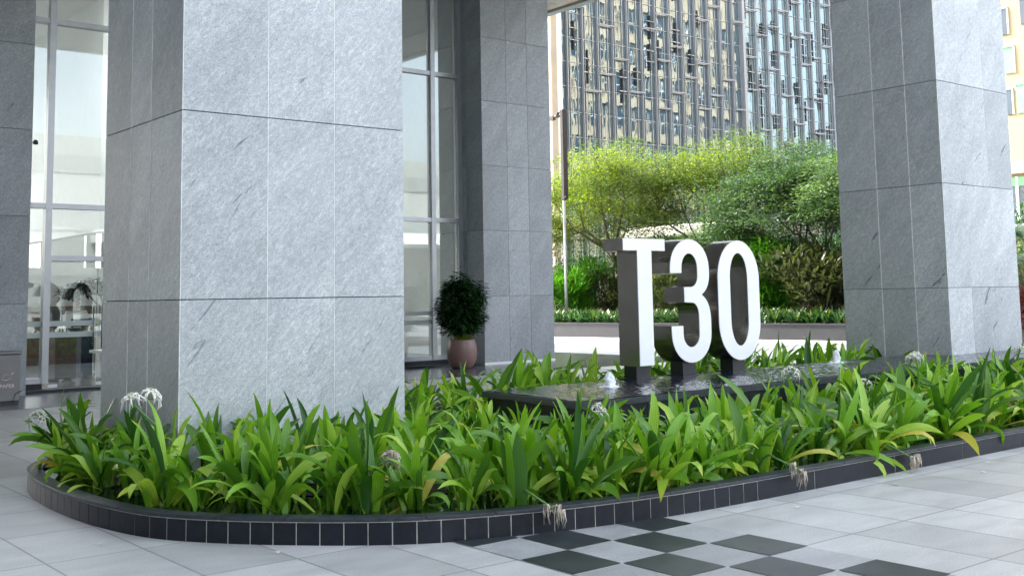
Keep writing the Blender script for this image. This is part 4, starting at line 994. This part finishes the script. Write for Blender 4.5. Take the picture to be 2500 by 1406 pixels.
# reddish shrub and fan palm at the right edge
bush((29.6, 14.2, 0.0), 1.75, 2.2, M['red_leaf'], 34, 'dark red shrub at the right edge of the photo behind the column', n=3600, ls=0.12)
fp = empty('fan_palm', (30.4, 14.5, 0)); rr = random.Random(8)
b = MB(); b.tube([(0, 0, 0), (0, 0, 2.3)], [0.16, 0.13], M['bark'], 10); b.build('trunk', fp, attname=None)
for k in range(13):
    b = MB(); az = k*2.4; el = rr.uniform(0.1, 0.9); hub = Vector((math.cos(az)*math.cos(el), math.sin(az)*math.cos(el), math.sin(el)))*1.0+Vector((0, 0, 2.2))
    b.tube([(0, 0, 2.2), hub*0.5+Vector((0, 0, 1.15)), hub], 0.012, M['stem'], 4)
    for j in range(24):
        t = (j-11.5)/12*1.9; d = az+t
        strap_leaf(b, hub, d, 1.25-el*0.6+abs(t)*0.15, 0.5, 0.75, 0.055, M['palm'], rr.random(), nseg=4, fold=0.6)
    b.build('frond', fp)
tag(fp, 'silvery fan palm at the right edge of the photo', 'palm')

# pole with furled dark banner
po = empty('banner_pole', (30.0, 33.55, 0.42)); 
b = MB(); b.tube([(0, 0, 0), (0, 0, 9.0)], [0.07, 0.055], M['galv'], 12); b.build('pole', po, attname=None)
b = MB(); b.box(-0.09, 0.14, -0.12, 0.06, 5.05, 8.8, M['rust']); b.build('banner_box', po, attname=None, bevel=0.02)
b = MB(); b.tube([(0, 0.05, 8.55), (-0.02, 0.6, 8.55)], 0.05, M['rust'], 8); b.tube([(0, 0.3, 8.5), (0, 0.3, 8.72)], 0.07, M['rust'], 8); b.box(-0.08, 0.08, 0.5, 0.78, 8.43, 8.60, M['dark']); b.tube([(0, -0.1, 8.75), (0, 0.35, 8.68)], 0.03, M['rust'], 6); b.build('bracket', po, attname=None)
tag(po, 'thin grey pole carrying a narrow rusty brown box and bracket, left of the trees', 'pole')
# pale shelter behind trees
sh = empty('white_shelter', (45, 38, 0))
b = MB(); b.box(-3, 3, -4.5, 4.5, 4.5, 5.1, M['canopy_white']); b.build('roof', sh, attname=None, bevel=0.1)
for x in (-2.7, 2.5):
    for y in (-4, 3.8):
        b = MB(); b.box(x, x+0.25, y, y+0.25, 0, 4.5, M['canopy_white']); b.build('post', sh, attname=None)
b = MB(); b.box(2.5, 2.7, -3.7, 3.7, 0.3, 3.4, M['canopy_white']); b.build('back_wall', sh, attname=None)
tag(sh, 'pale flat-roofed shelter glimpsed through the trees above the sign', 'shelter')

# ================================================================== GLASS BUILDING
gb = empty('glass_building', (70, 57, 0)); QL = Vector(gb.location)
def qpart(mb, name, att=None): o = mb.build(name, gb, attname=None); o.location = -QL; return o
GA, GM, GE, GH = 50.6, 70.7, 100.0, 27.6
b = MB(); b.box(GA, GM, 57, 72, 0, GH, M['curtain_a']); qpart(b, 'curtain_glass')
b = MB(); b.box(GM+0.02, GE, 57.01, 72, 0, GH-0.02, M['curtain_b']); qpart(b, 'curtain_glass')
b = MB(); b.box(GM-0.16, GM+0.16, 56.6, 56.98, 0, GH, M['alu']); qpart(b, 'corner_pier')
b = MB(); b.box(GA-0.5, GE, 56.6, 56.97, GH, GH+0.7, M['beige_stone']); qpart(b, 'parapet')
b = MB(); b.box(GA-1.1, GA-0.55, 56.4, 72, 0, GH, M['beige_stone']); qpart(b, 'end_wall')
b = MB(); b.box(GA-0.5, GA-0.02, 56.5, 72, 0, GH, M['white']); qpart(b, 'end_frame')
fm = MB(); fm.box(-0.03, 0.03, -0.22, 0, 0, GH, M['alu']); fin = fm.build('fin', gb, attname=None); fin.location = Vector((GA+0.8, 56.99, 0))-QL
first = True; rr = random.Random(5); x = GA+0.8; cols_x = []
while x < GE-6: cols_x.append(x); x += 1.50
for x in cols_x:
    if abs(x-GM) < 0.5: continue
    c = fin if first else fin.copy()
    if not first: C.objects.link(c)
    first = False; c.parent = gb; c.location = Vector((x, 56.98, 0))-QL
gm_ = MB()
for k in range(int((GE-GA)/0.75)):
    gx = GA+0.4+k*0.75; gm_.box(gx-0.018, gx+0.018, 56.93, 56.985, 0.5, GH-0.1, M['galv'])
for k in range(15): gm_.box(GA+0.1, GE-0.1, 56.94, 56.98, 2.0+k*1.78, 2.04+k*1.78, M['galv'])
qpart(gm_, 'mullion_grid')
lm_ = MB()
for y0_, y1_ in ((-0.40, -0.33), (-0.08, 0)): lm_.box(-0.76, 0.76, y0_, y1_, 0, 0.07, M['alu'])
lm_.box(-0.76, -0.70, -0.33, -0.08, 0, 0.07, M['alu']); lm_.box(0.70, 0.76, -0.33, -0.08, 0, 0.07, M['alu'])
led = lm_.build('ledge', gb, attname=None); cnt = 0
dm = MB(); dm.box(-0.04, 0.04, -0.14, 0, 0, 2.2, M['planter_grey']); dm.box(-0.4, 0.4, -0.14, -0.08, 0.7, 0.76, M['galv']); dm.box(-0.4, 0.4, -0.14, -0.08, 1.6, 1.66, M['galv']); stb = dm.build('short_fin', gb, attname=None); cn2 = 0
for i, x in enumerate(cols_x):
    B_ = x > GM-0.5
    for k in range(8):
        z = 4.0+((i*1.32) % 3.6)+k*3.6+rr.uniform(-0.5, 0.5)*(1 if B_ else 0.15)
        if z > GH-0.4 or z < (7 if B_ else 15): continue
        if cnt < 99 and rr.random() < (0.85 if B_ else 0.7):
            c = led if cnt == 0 else led.copy()
            if cnt: C.objects.link(c)
            c.parent = gb; c.location = Vector((x+0.75+rr.uniform(-0.3, 0.3)*B_, 56.97, z))-QL; cnt += 1
        if cn2 < 99 and rr.random() < (0.9 if B_ else 0.35):
            c = stb if cn2 == 0 else stb.copy()
            if cn2: C.objects.link(c)
            c.parent = gb; c.location = Vector((x+rr.uniform(0.3, 1.2), 56.96, z+rr.uniform(-1.2, 0.6)))-QL; c.scale[2] = rr.uniform(0.5, 1.2); cn2 += 1
tag(gb, 'glass office block with rippled mirror panes and projecting metal ledges beyond the trees', 'building')

# ================================================================== YELLOW BUILDING
yb = empty('yellow_building', (65, 20, 0)); YL = Vector(yb.location)
def ypart(mb, name): o = mb.build(name, yb, attname=None); o.location = -YL; return o
b = MB(); b.box(65, 99, 8, 33.9, 0, 44, M['yellow_wall']); ypart(b, 'wall')
b = MB(); b.box(65, 99, 33.903, 34, 0, 44, M['beige_stone']); ypart(b, 'rear_cladding')
b = MB(); b.box(64.6, 64.97, 8, 33.6, 8.4, 9.1, M['beige_stone']); ypart(b, 'band_course')
for (y0, y1, z0, z1, m_) in ((31.95, 32.45, 16.9, 18.5, 'dark_glass'), (31.7, 32.3, 14.5, 16.1, 'green_glass'), (31.15, 31.7, 12.0, 13.7, 'green_glass'), (31.95, 32.35, 12.0, 13.5, 'dark_glass'), (30.6, 31.15, 17.3, 18.9, 'dark_glass'), (28.2, 28.8, 14.5, 16.1, 'green_glass'), (28.2, 28.8, 12.0, 13.6, 'dark_glass')):
    b = MB(); b.box(64.93, 64.985, y0, y1, z0, z1, M[m_]); w = ypart(b, 'window')
    b = MB(); b.box(64.88, 64.99, y0-0.06, y0-0.003, z0, z1, M['white']); b.box(64.86, 64.99, y0-0.06, y1+0.06, z1+0.003, z1+0.09, M['galv']); b.build('frame', w, attname=None)
for k in range(8):
    y1 = 33.4-k*1.5; b = MB(); b.box(64.93, 64.985, y1-1.3, y1, 5.4, 7.6, M['dark_glass']); w = ypart(b, 'ribbon_window')
    b = MB(); b.box(64.9, 64.99, y1-1.3, y1, 7.65, 8.2, M['green_glass']); b.build('pane', w, attname=None)
    b = MB(); b.box(64.86, 64.99, y1+0.02, y1+0.16, 5.4, 8.2, M['white']); b.build('frame', w, attname=None)
b = MB(); b.box(64.4, 64.97, 8, 34, 5.0, 5.35, M['white']); ypart(b, 'sill_course')
# rear face, seen mirrored in the glass block
wb = MB(); wb.box(-0.92, 0.92, 0, 0.05, 0, 2.45, M['blue_glass']); wb.box(-0.04, 0.04, 0.05, 0.09, 0, 2.05, M['white']); wb.box(-0.80, 0.80, 0.05, 0.08, 0.95, 1.02, M['white'])
w0 = wb.build('rear_window', yb, attname=None); first = True
for i in range(14):
    for k in range(7):
        c = w0 if first else w0.copy()
        if not first: C.objects.link(c)
        first = False; c.parent = yb; c.location = Vector((66.5+i*2.4, 34.02, 8.2+k*3.45))-YL
b = MB()
for k in range(9): b.box(65, 99, 34.003, 34.25, 7.1+k*3.45, 7.55+k*3.45, M['beige_stone'])
for i in range(15): b.box(65.15+i*2.4, 65.40+i*2.4, 34.26, 34.45, 0, 40, M['beige_stone'])
ypart(b, 'rear_piers')
tag(yb, 'sunlit yellow building with narrow green windows at the right edge', 'building')

# ================================================================== ACROSS THE STREET (only mirrored in the lobby glass)
M['grey_office'] = simple('pale_grey_render', (0.30, 0.31, 0.31), 0.8, var=0.08, scale=0.3)
M['grey_window'] = simple('grey_window_band', (0.22, 0.235, 0.24), 0.3, var=0.15, scale=0.5)
ob = empty('grey_office_block', (30, -60, 0)); OL = Vector(ob.location)
def opart(mb, name): o = mb.build(name, ob, attname=None); o.location = -OL; return o
b = MB(); b.box(-40, 110, -80, -60, 0, 17, M['grey_office']); opart(b, 'wall')
b = MB(); b.box(34, 112, -60, -52, 7.2, 8.3, M['white']); opart(b, 'canopy')
for k in range(3):
    b = MB(); b.box(-40, 110, -59.98, -59.8, 1.0+k*5.3+(2.0 if k else 0), 4.2+k*5.0+(1.0 if k else 0), M['grey_window']); opart(b, 'window_band')
tag(ob, 'long pale grey office block across the street, mirrored in the lobby glass', 'building')
for k, (x, y) in enumerate([(36, -22), (48, -24), (60, -24)]):
    bush((x, y, 0), 3.6, 6.0, M['tree_green'], 60+k, ['rounded street shrub mirrored in the right lobby panes', 'broad street shrub mirrored beside the frame of the lobby pane', 'farthest street shrub mirrored in the lobby glass'][k], n=2200, ls=0.3)
